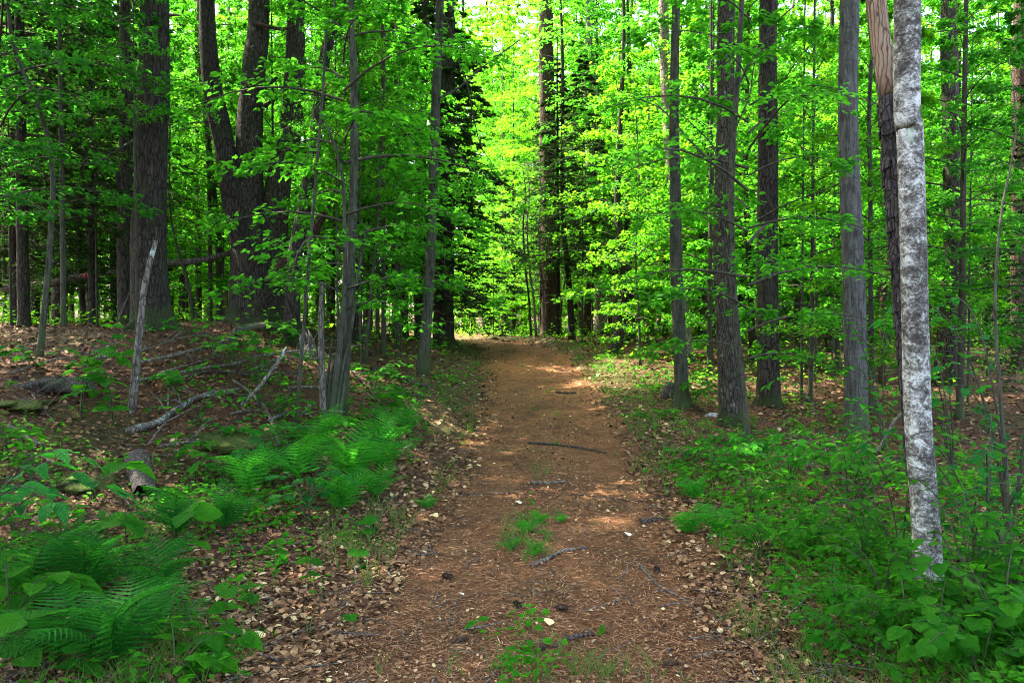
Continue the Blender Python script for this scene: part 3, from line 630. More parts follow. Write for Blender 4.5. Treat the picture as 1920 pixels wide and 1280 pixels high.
tree('far_tree', 'brown trunk low between grey-green and furrowed trunks', (1337, 650), [(1333, 560), (1328, 470)], 17, 14, 'bark_red', 'mid2', .9, .3, 14, 13, depth=25, seed=53)
tree('knee_tree', 'slim dark trunk directly behind the straight dark rough one', (1412, 660), [(1408, 560), (1402, 440), (1398, 320)], 14, 10, 'bark_pine', 'mid0', .85, .2, 12, 12, depth=18, seed=54)

# scaly plates on the dead cherry, and its bare wood at the top
mb = MB(); r = np.random.default_rng(5)
bl = np.array(ch.location); npl = 420
Ql = cQ - bl
ii = np.minimum(r.integers(6, int(len(Ql) * .70), npl), r.integers(6, int(len(Ql) * .95), npl) + int(len(Ql) * .35)); aa = r.uniform(0, 2 * np.pi, npl)
T0 = unit(np.gradient(Ql, axis=0))[ii]; rad = np.stack([np.cos(aa), np.sin(aa), np.zeros(npl)], -1); rad = unit(rad - (rad * T0).sum(-1, keepdims=True) * T0)
for k in range(npl):
    c0 = Ql[ii[k]] + rad[k] * (cR[ii[k]] * 1.0) + T0[k] * r.uniform(-.08, .08); sd = np.cross(T0[k], rad[k]); h = r.uniform(.022, .05); w_ = r.uniform(.014, .028)
    a1, a2, a3, a4 = c0 - sd * w_ - T0[k] * h, c0 + sd * w_ * r.uniform(.6, 1.1) - T0[k] * h * .8, c0 + sd * w_ + T0[k] * h, c0 - sd * w_ * r.uniform(.6, 1) + T0[k] * h * 1.1
    lift = rad[k] * r.uniform(.006, .014)
    V = np.array([a1, a2, a3, a4, a1 + lift * 1.6, a2 + lift, a3 + lift * .7, a4 + lift])
    mb.add(V, np.array([[4, 5, 6, 7], [0, 1, 5, 4], [1, 2, 6, 5], [2, 3, 7, 6], [3, 0, 4, 7]]), .5, 0, False)
o = link('flaky_bark', mb.mesh('flaky_bark', [M['bark_cherry']]), ch); o['kind'] = 'stuff'
n1 = int(len(Ql) * .70); mb = MB()
tube(mb, Ql[n1:] + np.array([-.004, -.012, 0]), cR[n1:] * 1.05 * np.interp(np.linspace(0, 1, len(Ql) - n1), [0, .12, 1], [.82, 1.0, 1.0]), 20, lump=.05, ridge=.04, nr=10, seed=3)
o = link('bare_wood', mb.mesh('bare_wood', [M['bare_wood']]), ch); o['label'] = 'peeled pale orange wood near the top'

# --- background trees, each with its own trunk and crown
def bg_trunk(seed, H):
    r = np.random.default_rng(seed); z = np.linspace(-.2, H, 7)
    P = np.stack([np.cumsum(r.normal(0, .07, 7)), np.cumsum(r.normal(0, .07, 7)), z], -1); P[:, :2] -= P[0, :2]
    Q, par = catmull(P, .6); mb = MB(); tube(mb, Q, np.interp(par, [0, .02, 1], [1.35, 1.0, .18]) * .5, 10, lump=.05, seed=seed); return mb
BTR = {}
for i, (bk, dia, H) in enumerate([('bark_thin', .10, 11), ('bark_sap', .08, 9), ('bark_pine', .22, 15), ('bark_oak', .26, 16), ('bark_lit', .15, 13), ('bark_red', .18, 13), ('bark_sap', .050, 8.5), ('bark_thin', .042, 8.0)]):
    mbx = bg_trunk(70 + i, H / dia); V = mbx.v[0] * dia; mbx.v[0] = V; BTR[i] = (mbx, [M[bk]], mbx.mesh('trunk', [M[bk]]), dia)
bgl = []
rb = random.Random(21)
def clear(x, y):
    return abs(x - float(trail_x(y))) > (2.6 if y < 24 else 1.9)
tries = 0; spots = []
while len(spots) < 215 and tries < 9000:
    tries += 1
    y = 15 + 36 * rb.random() ** .75; x = rb.uniform(-.70, .70) * y * 1.08
    if not clear(x, y) or (940 < CXP + x / y * FPX < 1235 and y < 29.5): continue
    if any((x - a) ** 2 + (y - b) ** 2 < (1.25 if y < 26 else 1.45) ** 2 for a, b in spots): continue
    spots.append((x, y))
for i, (x, y) in enumerate(spots):
    px = CXP + x / y * FPX
    near = y < 22
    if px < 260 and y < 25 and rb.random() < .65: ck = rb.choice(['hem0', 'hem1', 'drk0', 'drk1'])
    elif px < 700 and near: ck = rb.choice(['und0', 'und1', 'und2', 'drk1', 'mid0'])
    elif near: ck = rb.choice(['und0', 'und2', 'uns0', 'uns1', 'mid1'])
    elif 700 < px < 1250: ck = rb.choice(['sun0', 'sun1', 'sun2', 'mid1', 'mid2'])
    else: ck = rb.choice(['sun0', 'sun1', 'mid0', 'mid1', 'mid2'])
    sc = rb.uniform(.75, 1.2)
    if -12 < x < -.5 and 31 < y < 46: ck = rb.choice(['uns0', 'uns1']); sc = rb.uniform(.4, .6)
    ti = rb.choice([0, 1, 0, 1, 4] if ck[:2] in ('un', 'dr') else [0, 2, 3, 4, 5, 2])
    bgl.append((px, x, y, ck, sc, ti))
for px, y in ((880, 41), (905, 36), (925, 44), (945, 39), (965, 47), (850, 46), (985, 42), (890, 50), (1010, 37), (930, 52)):
    bgl.append((px, (px - CXP) / FPX * y, y, 'uns0' if y < 42 else rb.choice(['sun0', 'sun1', 'sun2']), rb.uniform(.5, .7) if y < 42 else rb.uniform(1.25, 1.6), rb.choice([0, 1, 4])))
for k in range(46):                                         # thin pole saplings in the middle distance
    y = rb.uniform(10.5, 20); px = rb.choice([rb.uniform(300, 780), rb.uniform(0, 330), rb.uniform(1440, 1920), rb.uniform(640, 790)])
    x = (px - CXP) / FPX * y
    if clear(x, y) and not (370 < px < 580 and y < 15): bgl.append((px, x, y, rb.choice(['und0', 'und1', 'und2', 'uns0', 'uns1']), rb.uniform(.6, .95), rb.choice([6, 7])))
for px, y in ((872, 55), (915, 58), (950, 51)):
    bgl.append((px, (px - CXP) / FPX * y, y, rb.choice(['sun0', 'sun1']), 1.9, 3))
bgl.sort(); LAND.sort()
ORD = ['first', 'second', 'third', 'fourth', 'fifth', 'sixth', 'seventh', 'eighth', 'ninth', 'tenth', 'eleventh', 'twelfth', 'thirteenth', 'fourteenth', 'fifteenth', 'sixteenth', 'seventeenth', 'eighteenth', 'nineteenth', 'twentieth']
cnt = {}
TONE = {0: 'brown', 1: 'grey-green', 2: 'dark', 3: 'grey', 4: 'pale', 5: 'reddish', 6: 'thin grey', 7: 'thin brown'}
for px, x, y, ck, sc, ti in bgl:
    lm = [l for l in LAND if l[0] <= px]
    ph, rel = (lm[-1][1], 'right of') if lm else (LAND[0][1], 'left of')
    key = (ph, rel, ck[:3] if ck[:3] == 'hem' else ti); cnt[key] = cnt.get(key, 0) + 1
    kind = 'hemlock' if ck[:3] == 'hem' else 'leafy tree'
    t = thing('hemlock_tree' if kind == 'hemlock' else 'forest_tree', f'{ORD[cnt[key] - 1]} {TONE[ti]}-stemmed background {kind} {rel} the {ph}', 'tree', (x, y, gzf(x, y)), 'background trees of the wood', rb.uniform(0, 6.28), sc)
    link('trunk', BTR[ti][2], t)
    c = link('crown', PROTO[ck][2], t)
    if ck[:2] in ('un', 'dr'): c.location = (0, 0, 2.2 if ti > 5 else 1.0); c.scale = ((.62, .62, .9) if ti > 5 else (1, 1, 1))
# two understory hemlocks and leafy saplings that stand out
def placed(name, label, px, py, d, ck, sc, ti, zs=1.0, rot=0.0, z=0.0):
    b = at(px, py, d); zz = gzf(b.x, d)
    t = thing(name, label, 'tree', (b.x, d, zz), 'understory trees', rot, sc)
    tr = link('trunk', BTR[ti][2], t); c = link('crown', PROTO[ck][2], t); c.scale = (1, 1, zs); c.location = (0, 0, z)
    return t
placed('hemlock_tree', 'drooping dark hemlock overhanging the far end of the trail', 1046, 630, 24.4, 'hem0', .62, 2, 1.0, 0, 2.4)
placed('hemlock_tree', 'pale grey-green young hemlock above the trail crest', 1015, 630, 27.5, 'hpl0', .75, 2, 1.0, 0, 1.8)
placed('hemlock_tree', 'dark hemlock right of the trail below the sunlit stems', 1105, 632, 29, 'hem1', .8, 2, 1.0, 0, 2.2)
placed('hemlock_tree', 'low dark hemlock shading the trunks right of the trail crest', 1092, 632, 22.4, 'hem1', .60, 0, 1.0, .5, 2.3)
placed('hemlock_tree', 'shadowy hemlock with dense low boughs at the left edge', 30, 600, 14.5, 'hem1', .8, 2)
placed('hemlock_tree', 'dim hemlock filling the gap behind the curved sapling', 170, 600, 17.5, 'hem0', .8, 2, 1.0, 2.0)
placed('hemlock_tree', 'nearest dark hemlock boughs in the upper left', 45, 600, 11.8, 'hem0', .8, 2, 1.0, .9, 1.2)
placed('hemlock_tree', 'dark hemlock crown just left of the slim pine trunk', 175, 600, 14.6, 'hem1', .75, 2, 1.0, 2.9, 1.4)
placed('hemlock_tree', 'low hemlock between dark rough trunk and beech', 1530, 640, 17, 'hem1', .55, 0, 1.0, 1.0)
placed('hemlock_tree', 'dark hemlock low at the right edge', 1925, 660, 12.5, 'hem0', .45, 0, 1.0, 4.0)
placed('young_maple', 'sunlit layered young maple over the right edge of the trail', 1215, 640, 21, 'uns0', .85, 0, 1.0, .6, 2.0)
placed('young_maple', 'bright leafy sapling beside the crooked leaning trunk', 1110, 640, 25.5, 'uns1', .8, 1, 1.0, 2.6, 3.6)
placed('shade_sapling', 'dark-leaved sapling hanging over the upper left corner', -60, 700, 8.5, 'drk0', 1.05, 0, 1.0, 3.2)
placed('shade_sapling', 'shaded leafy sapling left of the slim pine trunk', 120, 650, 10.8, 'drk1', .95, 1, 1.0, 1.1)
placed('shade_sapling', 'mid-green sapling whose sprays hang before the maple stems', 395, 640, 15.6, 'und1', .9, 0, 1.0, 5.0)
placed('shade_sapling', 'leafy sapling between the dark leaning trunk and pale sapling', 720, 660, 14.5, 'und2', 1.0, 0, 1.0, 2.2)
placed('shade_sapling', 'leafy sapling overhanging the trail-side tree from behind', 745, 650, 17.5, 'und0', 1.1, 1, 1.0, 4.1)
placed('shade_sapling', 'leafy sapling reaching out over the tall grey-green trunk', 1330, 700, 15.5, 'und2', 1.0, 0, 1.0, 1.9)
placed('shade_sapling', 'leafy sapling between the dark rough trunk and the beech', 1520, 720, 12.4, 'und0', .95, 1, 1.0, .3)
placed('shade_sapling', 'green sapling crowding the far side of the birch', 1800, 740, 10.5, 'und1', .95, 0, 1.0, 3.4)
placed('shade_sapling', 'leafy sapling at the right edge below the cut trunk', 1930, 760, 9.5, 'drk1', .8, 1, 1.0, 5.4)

# --- distant woods seen as one mass, and unseen woods that shade the foreground
def forest_mass(name, label, items):
    mb = MB(); mats = []; mi = {}
    def slot(m):
        if m.name not in mi: mi[m.name] = len(mats); mats.append(m)
        return mi[m.name]
    for x, y, sc, rot, ck, ti in items:
        cs, sn = math.cos(rot) * sc, math.sin(rot) * sc; z = gzf(x, y)
        for src in (PROTO[ck], BTR[ti]):
            pm, pmats = src[0], src[1]
            V = np.concatenate(pm.v); V2 = np.stack([V[:, 0] * cs - V[:, 1] * sn + x, V[:, 0] * sn + V[:, 1] * cs + y, V[:, 2] * sc + z], -1)
            off = mb.n
            mb.v.append(V2); mb.var.append(np.clip(np.concatenate(pm.var) + rb.uniform(-.15, .15), 0, 1)); mb.n += len(V2)
            for Fq, m, h in pm.f: mb.f.append((Fq + off, slot(pmats[m]), h))
    return tag(link(name, mb.mesh(name, mats)), label, None, None, 'stuff')
items = []
for k in range(50):
    y = rb.uniform(53, 85); x = (k / 49 - .5) * 1.5 * y + rb.uniform(-2, 2); items.append((x, y, rb.uniform(1.7, 2.3), rb.uniform(0, 6), rb.choice(['far0', 'far1']), rb.choice([0, 2, 3])))
forest_mass('distant_forest', 'hazy bright green mass of leaves far behind the trunks', items)
items = []  # out-of-view woods kept to the sunward left, shading the foreground
for k in range(48):
    a = rb.uniform(0, 6.283); q = rb.uniform(5, 21); x, y = q * math.cos(a), 3 + q * math.sin(a)
    if abs(x) < .72 * y + 2.5 or abs(x) < 2.6 or x > 0 or y > 13 or y < -4: continue
    items.append((x, y, rb.uniform(.95, 1.15), rb.uniform(0, 6), rb.choice(['high0', 'high1', 'high2']), rb.choice([2, 3, 5])))
for k in range(10):
    y = rb.uniform(-2, 13); x = -(.72 * max(y, 0) + rb.uniform(2.2, 10)); items.append((x, y, rb.uniform(.95, 1.15), rb.uniform(0, 6), rb.choice(['high0', 'high1', 'high2']), rb.choice([2, 3, 5])))
for x, y in ((-5.2, 5.6), (-6.9, 7.6), (-5.0, 3.0), (-7.6, 4.6), (-8.4, 9.6), (-4.6, 1.0)):  # added out of view to block the sun on the near trail
    items.append((x, y, 1.0, x * y, rb.choice(['high0', 'high1', 'high2']), rb.choice([2, 3, 5])))
forest_mass('unseen_shade_forest', 'unseen tall woods left of the trail, some trees added to block sun', items)

# ------------------------------------------------------------------ forest-floor stuff: litter, needles, ground cover, grass
def gnormal(x, y, e=.05):
    return unit(np.stack([-(gz(x + e, y) - gz(x - e, y)) / (2 * e), -(gz(x, y + e) - gz(x, y - e)) / (2 * e), np.ones_like(x)], -1))
def scatter(n, d0, d1, r, wide=.70, pad=1.0):
    """points on the ground, thinning out with distance"""
    u = r.uniform(0, 1, n); d = 1 / (1 / d0 + u * (1 / d1 - 1 / d0)); x = r.uniform(-1, 1, n) * (d * wide + pad); return x, d
def surf_z(x, y):
    on = np.abs(x - trail_x(y)) < trail_w(y); return gz(x, y) + np.where(on, .018, .004)
r = np.random.default_rng(101)
x, y = scatter(240000, 2.4, 30, r)
a = np.abs(x - trail_x(y)) / trail_w(y)
patch = .5 + .5 * np.sin(x * 2.1 + 1.7 * np.sin(y * 1.3)) * np.sin(y * 1.9 + 1.1 * np.sin(x * 1.6))
keep = r.uniform(size=len(x)) < np.where(a < .75, np.interp(y, [3, 12, 24], [.42, .6, .85]) * (.35 + 1.1 * sstep(.3, .75, patch)), np.where(a < 1.6, .80, .50 + .35 * patch))
x, y, a = x[keep], y[keep], a[keep]; n = len(x)
P = np.stack([x, y, surf_z(x, y) + r.uniform(.002, .022, n)], -1)
az = r.uniform(0, 6.283, n); T = np.stack([np.cos(az), np.sin(az), r.normal(0, .22, n)], -1); Nn = gnormal(x, y) + r.normal(0, .36, (n, 3))
Ls = r.uniform(.3, 1.0, n) ** 2.1 * .078 * np.interp(y, [3, 8, 14, 30], [.62, .95, 1.35, 2.0]) * np.where(a < .8, .55, 1.0); var = np.clip(r.beta(1.3, 1.9, n) + .08 * (a < 1.6) - .03 * (a >= 2.2), 0, 1)
mb = MB(); cards(mb, P, T, Nn, Ls, Ls * r.uniform(.45, .85, n), var, six=True, fold=.35, droop=-.12)
tag(link('leaf_litter', mb.mesh('leaf_litter', [M['litter']])), 'dry curled brown and tan fallen leaves scattered over the forest floor', None, None, 'stuff')
x, y = scatter(200000, 2.4, 29, r)
a = np.abs(x - trail_x(y)) / trail_w(y); keep = r.uniform(size=len(x)) < np.where(a < 1.05, .9, .35)
x, y = x[keep], y[keep]; n = len(x)
P = np.stack([x, y, surf_z(x, y) + r.uniform(.001, .012, n)], -1); az = r.uniform(0, 6.283, n)
T = np.stack([np.cos(az), np.sin(az), r.normal(0, .10, n)], -1); Nn = gnormal(x, y) + r.normal(0, .2, (n, 3))
Ls = r.uniform(.03, .095, n); mb = MB(); cards(mb, P, T, Nn, Ls, np.interp(y, [3, 10, 29], [.0034, .006, .014]) * r.uniform(.7, 1.6, n), r.beta(2, 2, n), fold=.02, droop=.02)
tag(link('needle_litter', mb.mesh('needle_litter', [M['needles']])), 'rust brown pine needles matted over the trail', None, None, 'stuff')

x, y = scatter(2600, 2.6, 20, r, .68, .5); a = np.abs(x - trail_x(y)) / trail_w(y); keep = r.uniform(size=len(x)) < np.where(a < 1, .25, .8); x, y = x[keep], y[keep]; mb = MB()
for q in range(len(x)):
    az = r.uniform(0, 6.283); ln = r.uniform(.06, .42) * (.6 if a[keep][q] < 1 else 1); z0 = float(surf_z(x[q], y[q])) + .008; dv = np.array([math.cos(az), math.sin(az), 0]) * ln; sd = np.array([-dv[1], dv[0], 0]) * r.uniform(-.15, .15)
    e = np.array([x[q], y[q], z0]) + dv; e[2] = float(surf_z(e[0], e[1])) + r.uniform(.004, .05)
    b0 = np.array([x[q], y[q], z0]); rd = r.uniform(.0015, .006)
    tube(mb, np.array([b0, (b0 + e) / 2 + sd + [0, 0, .01], e]), np.array([rd, rd * .8, rd * .4]), 4, cap=False)
tag(link('twig_litter', mb.mesh('twig_litter', [M['dead_wood']])), 'fine dead twigs strewn over the forest floor', None, None, 'stuff')
def cover_mask(x, y):
    tx, w = trail_x(y), trail_w(y); ur, ul = x - tx - w, tx - w - x
    nz = .5 + .5 * np.sin(x * 1.9 + 2.0 * np.sin(y * .9 + .5)) * np.sin(y * 1.4 + 1.4 * np.sin(x * 1.2))
    near = np.interp(y, [2.5, 4.2, 6], [.45, .25, .0])
    right = sstep(-.05 + near * .6, .35 + near * 1.2, ur) * (1 - sstep(2.2, 4.2, ur)) * (.22 + .78 * sstep(.25, .75, nz))
    left = sstep(.0, .5, ul) * (1 - sstep(2.6, 4.5, ul)) * (.05 + .6 * sstep(.35, .85, nz))
    mid = np.exp(-((x - tx + .02) / .16) ** 2) * .16 * sstep(.45, .8, nz)
    return np.maximum(np.maximum(right, left), mid)
x, y = scatter(22000, 2.6, 30, r, .68, .6); keep = r.uniform(size=len(x)) < cover_mask(x, y) * .95; x, y = x[keep], y[keep]
k = 6; hgt = r.uniform(.02, .17, len(x)); mb = MB()
base = np.stack([x, y, surf_z(x, y)], -1)
X = np.repeat(base, k, 0); hh = np.repeat(hgt, k); az = r.uniform(0, 6.283, len(X)); lv = r.uniform(.35, 1.0, len(X))
P = X + np.stack([np.cos(az) * .03, np.sin(az) * .03, hh * lv], -1)
T = np.stack([np.cos(az), np.sin(az), r.normal(.0, .25, len(X))], -1); Nn = np.array([0, 0, 1.]) + r.normal(0, .30, (len(X), 3))
Ls = r.uniform(.022, .062, len(X)) * np.interp(X[:, 1], [3, 10, 30], [.85, 1.2, 1.9])
cards(mb, P, T, Nn, Ls, Ls * r.uniform(.55, .8, len(X)), np.clip(np.repeat(r.uniform(0, 1, len(x)), k) * .7 + .3 * r.uniform(size=len(X)), 0, 1), six=True, fold=.2, droop=.15)
top = base.copy(); top[:, 2] += hgt
cards(mb, base, top - base + 1e-4, np.tile([0., -1, .1], (len(x), 1)), hgt, .004, .3, fold=0, droop=0)
tag(link('ground_cover', mb.mesh('ground_cover', [M['cover']])), 'low leafy green ground cover along both edges of the trail', None, None, 'stuff')

x, y = scatter(26000, 2.6, 26, r, .5, .8)
tx, w = trail_x(y), trail_w(y); ur = x - tx - w; ul = tx - w - x
nz = .5 + .5 * np.sin(x * 2.7 + 1.0 + 1.5 * np.sin(y * 1.1)) * np.sin(y * 1.05 + 1.2 * np.sin(x * .9))
msk = sstep(-.25, .1, ur) * (1 - sstep(1.1, 2.0, ur)) * sstep(.35, .75, nz) * np.interp(y, [3, 8, 14, 26], [.35, .5, .9, 1.0])
msk = np.maximum(msk, sstep(-.1, .1, ul) * (1 - sstep(.5, 1.2, ul)) * sstep(.45, .8, nz) * .5)
msk = np.maximum(msk, np.exp(-((x - tx) / .13) ** 2) * .10 * sstep(.5, .8, nz))
bl_ = hit(1075, 1272); msk = np.maximum(msk, np.exp(-(((x - bl_.x) / .30) ** 2 + ((y - bl_.y) / .10) ** 2)) * .35)
for q_ in ((1005, 1030), (985, 985), (1015, 885), (960, 1020)):
    bl_ = hit(*q_); msk = np.maximum(msk, np.exp(-(((x - bl_.x) / .10) ** 2 + ((y - bl_.y) / .25) ** 2)) * .6)
bl_ = hit(1235, 880); msk = np.maximum(msk, np.exp(-(((x - bl_.x) / .25) ** 2 + ((y - bl_.y) / .5) ** 2)) * .9)
bl_ = hit(1420, 1190); msk = np.maximum(msk, np.exp(-(((x - bl_.x) / .12) ** 2 + ((y - bl_.y) / .12) ** 2)) * .9)
keep = r.uniform(size=len(x)) < msk; x, y = x[keep], y[keep]; k = 3
B = np.repeat(np.stack([x, y, surf_z(x, y)], -1), k, 0); n = len(B); az = r.uniform(0, 6.283, n); ln = r.uniform(.05, .19, n)
lean = r.uniform(.15, .9, n); T = np.stack([np.cos(az) * lean, np.sin(az) * lean, np.ones(n)], -1)
mb = MB(); wd = np.interp(B[:, 1], [3, 10, 26], [.0045, .008, .016]); v_ = r.uniform(0, 1, n)
T1 = unit(T); mid = B + T1 * (ln * .55)[:, None]; T2 = unit(T1 + np.stack([np.cos(az), np.sin(az), -.5 * np.ones(n)], -1) * .5)
Sd = unit(np.cross(T1, np.array([0, 1., .2]))) * wd[:, None] * .5
V = np.stack([B - Sd, B + Sd, mid + Sd * .8, mid - Sd * .8, mid + T2 * (ln * .55)[:, None]], 1).reshape(-1, 3); b = np.arange(n)[:, None] * 5
mb.add(V, [b + [0, 1, 2, 3], b + [3, 2, 4]], np.repeat(v_, 5), 0, False)
tag(link('grass', mb.mesh('grass', [M['grass']])), 'short thin grass growing at the trail edge and between the ruts', None, None, 'stuff')
# beyond: low leafy undergrowth of the wood, too dense to count
x, y = scatter(9000, 12, 48, r, .72, 2.0); ok = np.abs(x - trail_x(y)) > trail_w(y) + .5
nzz = .5 + .5 * np.sin(x * .7 + 2.0 * np.sin(y * .4)) * np.sin(y * .6 + 1.4 * np.sin(x * .5)); ok &= r.uniform(size=len(x)) < np.interp(y, [12, 17, 26, 40], [.04, .2, .6, 1.0]) * (.25 + .75 * nzz)
x, y = x[ok], y[ok]; k = 9; base = np.stack([x, y, gz(x, y)], -1); hgt = r.uniform(.12, .75, len(x)); X = np.repeat(base, k, 0)
P = X + np.stack([r.normal(0, .16, len(X)), r.normal(0, .16, len(X)), np.repeat(hgt, k) * r.uniform(.2, 1, len(X))], -1); az = r.uniform(0, 6.283, len(X))
Ls = r.uniform(.06, .13, len(X)); mb = MB()
cards(mb, P, np.stack([np.cos(az), np.sin(az), r.normal(-.1, .25, len(X))], -1), np.array([0, 0, 1.]) + r.normal(0, .35, (len(X), 3)), Ls, Ls * .68, np.repeat(r.uniform(0, 1, len(x)), k))
tag(link('undergrowth', mb.mesh('undergrowth', [M['leaf_sun']])), 'low green undergrowth filling the wood behind the trunks', None, None, 'stuff')

# ------------------------------------------------------------------ leaf and frond shapes (unit length along +Y, face up +Z)
def ovate(wmax, peak, droop=.12, cup=.10, serr=0.0, rows=8, cord=0.0):
    mb = MB(); V = []; t = np.linspace(0, 1, rows)
    for i, q in enumerate(t):
        w = wmax * .5 * (math.sin(math.pi * q ** peak) ** .8 if 0 < q < 1 else 0.0) * (1 + serr * (-1) ** i)
        z = -droop * q * q; yb = q - cord * (1 - q) ** 3 * (1 if 0 < q < 1 else 0)
        V += [(-w, yb, z + cup * w), (-w * .5, yb * .5 + q * .5, z + cup * w * .15), (0, q, z), (w * .5, yb * .5 + q * .5, z + cup * w * .15), (w, yb, z + cup * w)]
    i = np.arange(rows - 1)[:, None] * 5; j = np.arange(4)[None]
    mb.add(V, np.stack([i + j, i + j + 1, i + 6 + j, i + 5 + j], -1).reshape(-1, 4)); return mb
def lobed(pts, droop=.15, c=(0, .40)):
    """fan from the leaf's middle to a lobed outline"""
    half = pts; out = [(0, 0)] + half + [(-x, y) for x, y in half[::-1] if x > 0]
    f = lambda x, y: -droop * ((y - .3) ** 2 * .8 + x * x) + .05 * abs(x)
    V = [(c[0], c[1], f(*c) + .015)] + [(x, y, f(x, y)) for x, y in out]; n = len(out); mb = MB()
    mb.add(V, np.array([(0, 1 + (i + 1) % n, 1 + i) for i in range(n)])[:, ::-1]); return mb
LEAF = {}
def leafset(key, mb):
    V0 = mb.v[0].copy()
    for mk in ('plant_a', 'plant_b', 'plant_c'):
        LEAF[key, mk] = []
        for q in range(4):                        # flatter, more curled, twisted and waved leaves of the kind
            V = V0.copy(); sx_, cu, tw, wv = ((1, .0, .0, .0), (.9, -.16, .25, .02), (1.08, .06, -.3, .025), (.95, -.28, .12, .03))[q]
            V[:, 0] *= sx_; V[:, 2] += cu * V[:, 1] ** 2 + tw * V[:, 0] * V[:, 1] * .6 + wv * np.sin(V[:, 1] * 14 + q) * np.abs(V[:, 0]) * 2; V[:, 0] += .10 * (q - 1.5) * V[:, 1] ** 2 * .6
            mb.v[0] = V; LEAF[key, mk].append(mb.mesh('leaf', [M[mk]]))
    mb.v[0] = V0
leafset('ovate', ovate(.58, .85, .16, .22, .04)); leafset('round', ovate(.92, .78, .14, .16, .02, cord=.14)); leafset('narrow', ovate(.40, .8, .22, .2))
leafset('maple', lobed([(.10, .03), (.34, -.04), (.30, .10), (.54, .26), (.36, .36), (.50, .62), (.26, .56), (.20, .72), (0, 1.0)]))
leafset('oak', lobed([(.05, .08), (.20, .16), (.10, .25), (.33, .36), (.15, .44), (.42, .62), (.19, .66), (.30, .86), (.10, .86), (0, 1.0)]))
def frond_mesh(mat, detail, seed, width=.32):
    r = np.random.default_rng(seed); mb = MB(); t = np.linspace(0, 1, 12)
    bd, dr = r.uniform(-.22, .22), r.uniform(.18, .42)
    P = np.stack([.02 * np.sin(t * 3) + bd * t ** 2.2, t * (1 - .12 * t), .22 * np.sin(t * 2.2) - dr * t ** 2.6], -1)
    tube(mb, P, .007 * (1 - .85 * t), 5, 0, var=.1)
    npin = (18 if mat == 'fern_dark' else 14) if detail else 11; q = np.linspace(.14, .985, npin); env = np.sin(np.pi * np.clip(q * .93 + .05, 0, 1) ** .75) ** .85 * width
    for s in (-1, 1):
        base = np.stack([np.interp(q, t, P[:, k]) for k in range(3)], -1); fw = unit(np.stack([np.interp(q, t, np.gradient(P[:, k])) for k in range(3)], -1))
        sd = np.cross(fw, [0, 0, 1.]) * s; up = unit(np.cross(sd, fw) * s)
        ax = unit(sd * .95 + fw * .38 + np.array([0, 0, -.16])); L = env * r.uniform(.92, 1.06, npin)
        m = 9 if detail else 3; e = np.linspace(0, 1, m + 1)
        for k in range(npin):                                   # toothed pinna: a strip with notched edges
            wv = (.021 if mat == 'fern_dark' else .027) * (.35 + .65 * L[k] / width) * np.clip(1.15 * (1 - e) ** .75, .04, 1); wv[1::2] *= .55
            C = base[k] + ax[k] * (L[k] * e)[:, None]; C[:, 2] -= .55 * (L[k] * e) ** 2; C += fw[k] * (.10 * L[k] * e ** 2)[:, None]
            V = np.stack([C - fw[k] * wv[:, None] + up[k] * .004, C, C + fw[k] * wv[:, None] + up[k] * .004], 1).reshape(-1, 3); b3 = np.arange(m)[:, None] * 3
            mb.add(V, [np.vstack([b3 + [0, 1, 4, 3], b3 + [1, 2, 5, 4]])], r.uniform(.15, .95), 0, False)
    return mb.mesh('frond', [M[mat]])
FROND = {('fern_dark', 1): [frond_mesh('fern_dark', True, k) for k in (1, 2, 11, 12, 13)], ('fern_lit', 1): [frond_mesh('fern_lit', True, k) for k in (3, 4, 14, 15, 16)], ('fern_lit', 0): [frond_mesh('fern_lit', False, 5, .26)]}
LRND = random.Random(5)
def orient(p, axis, normal, s):
    yv = Vector(axis).normalized(); zv = Vector(normal); zv = (zv - yv * zv.dot(yv)).normalized(); xv = yv.cross(zv)
    m = Matrix((xv, yv, zv)).transposed().to_4x4(); m.translation = Vector(p)
    return m @ Matrix.Scale(s, 4)
def put_leaf(t, key, mat, p, axis, normal, s, name='leaf'):
    return link(name, LRND.choice(LEAF[key, mat]), t, orient(p, axis, normal, s))
def fern(label, px, py, nf, L, mat='fern_dark', detail=1, seed=0, tilt=.75, group='ferns', az0=0.0, arc=6.283):
    b = hit(px, py); t = thing('fern', label, 'fern', b, group); r = random.Random(seed)
    for k in range(nf):
        a = az0 + arc * (k + r.uniform(-.3, .3)) / nf; el = min(1.35, tilt * r.uniform(.75, 1.6))
        d = Vector((math.cos(a) * math.cos(el), math.sin(a) * math.cos(el), math.sin(el)))
        link('frond', FROND[mat, detail][k % len(FROND[mat, detail])], t, orient((0, 0, 0), d, Vector((-d.x * d.z, -d.y * d.z, 1 - d.z * d.z)) + Vector((r.uniform(-.2, .2), r.uniform(-.2, .2), 0)), L * r.uniform(.75, 1.1)))
    return t
def wood(t, P, r0, r1, mat, name='stem', seg=6):
    P, par = catmull(np.array([np.array(p) for p in P]), .05); mb = MB(); tube(mb, P, r0 + (r1 - r0) * par, seg)
    return link(name, mb.mesh(name, [M[mat]]), t), P
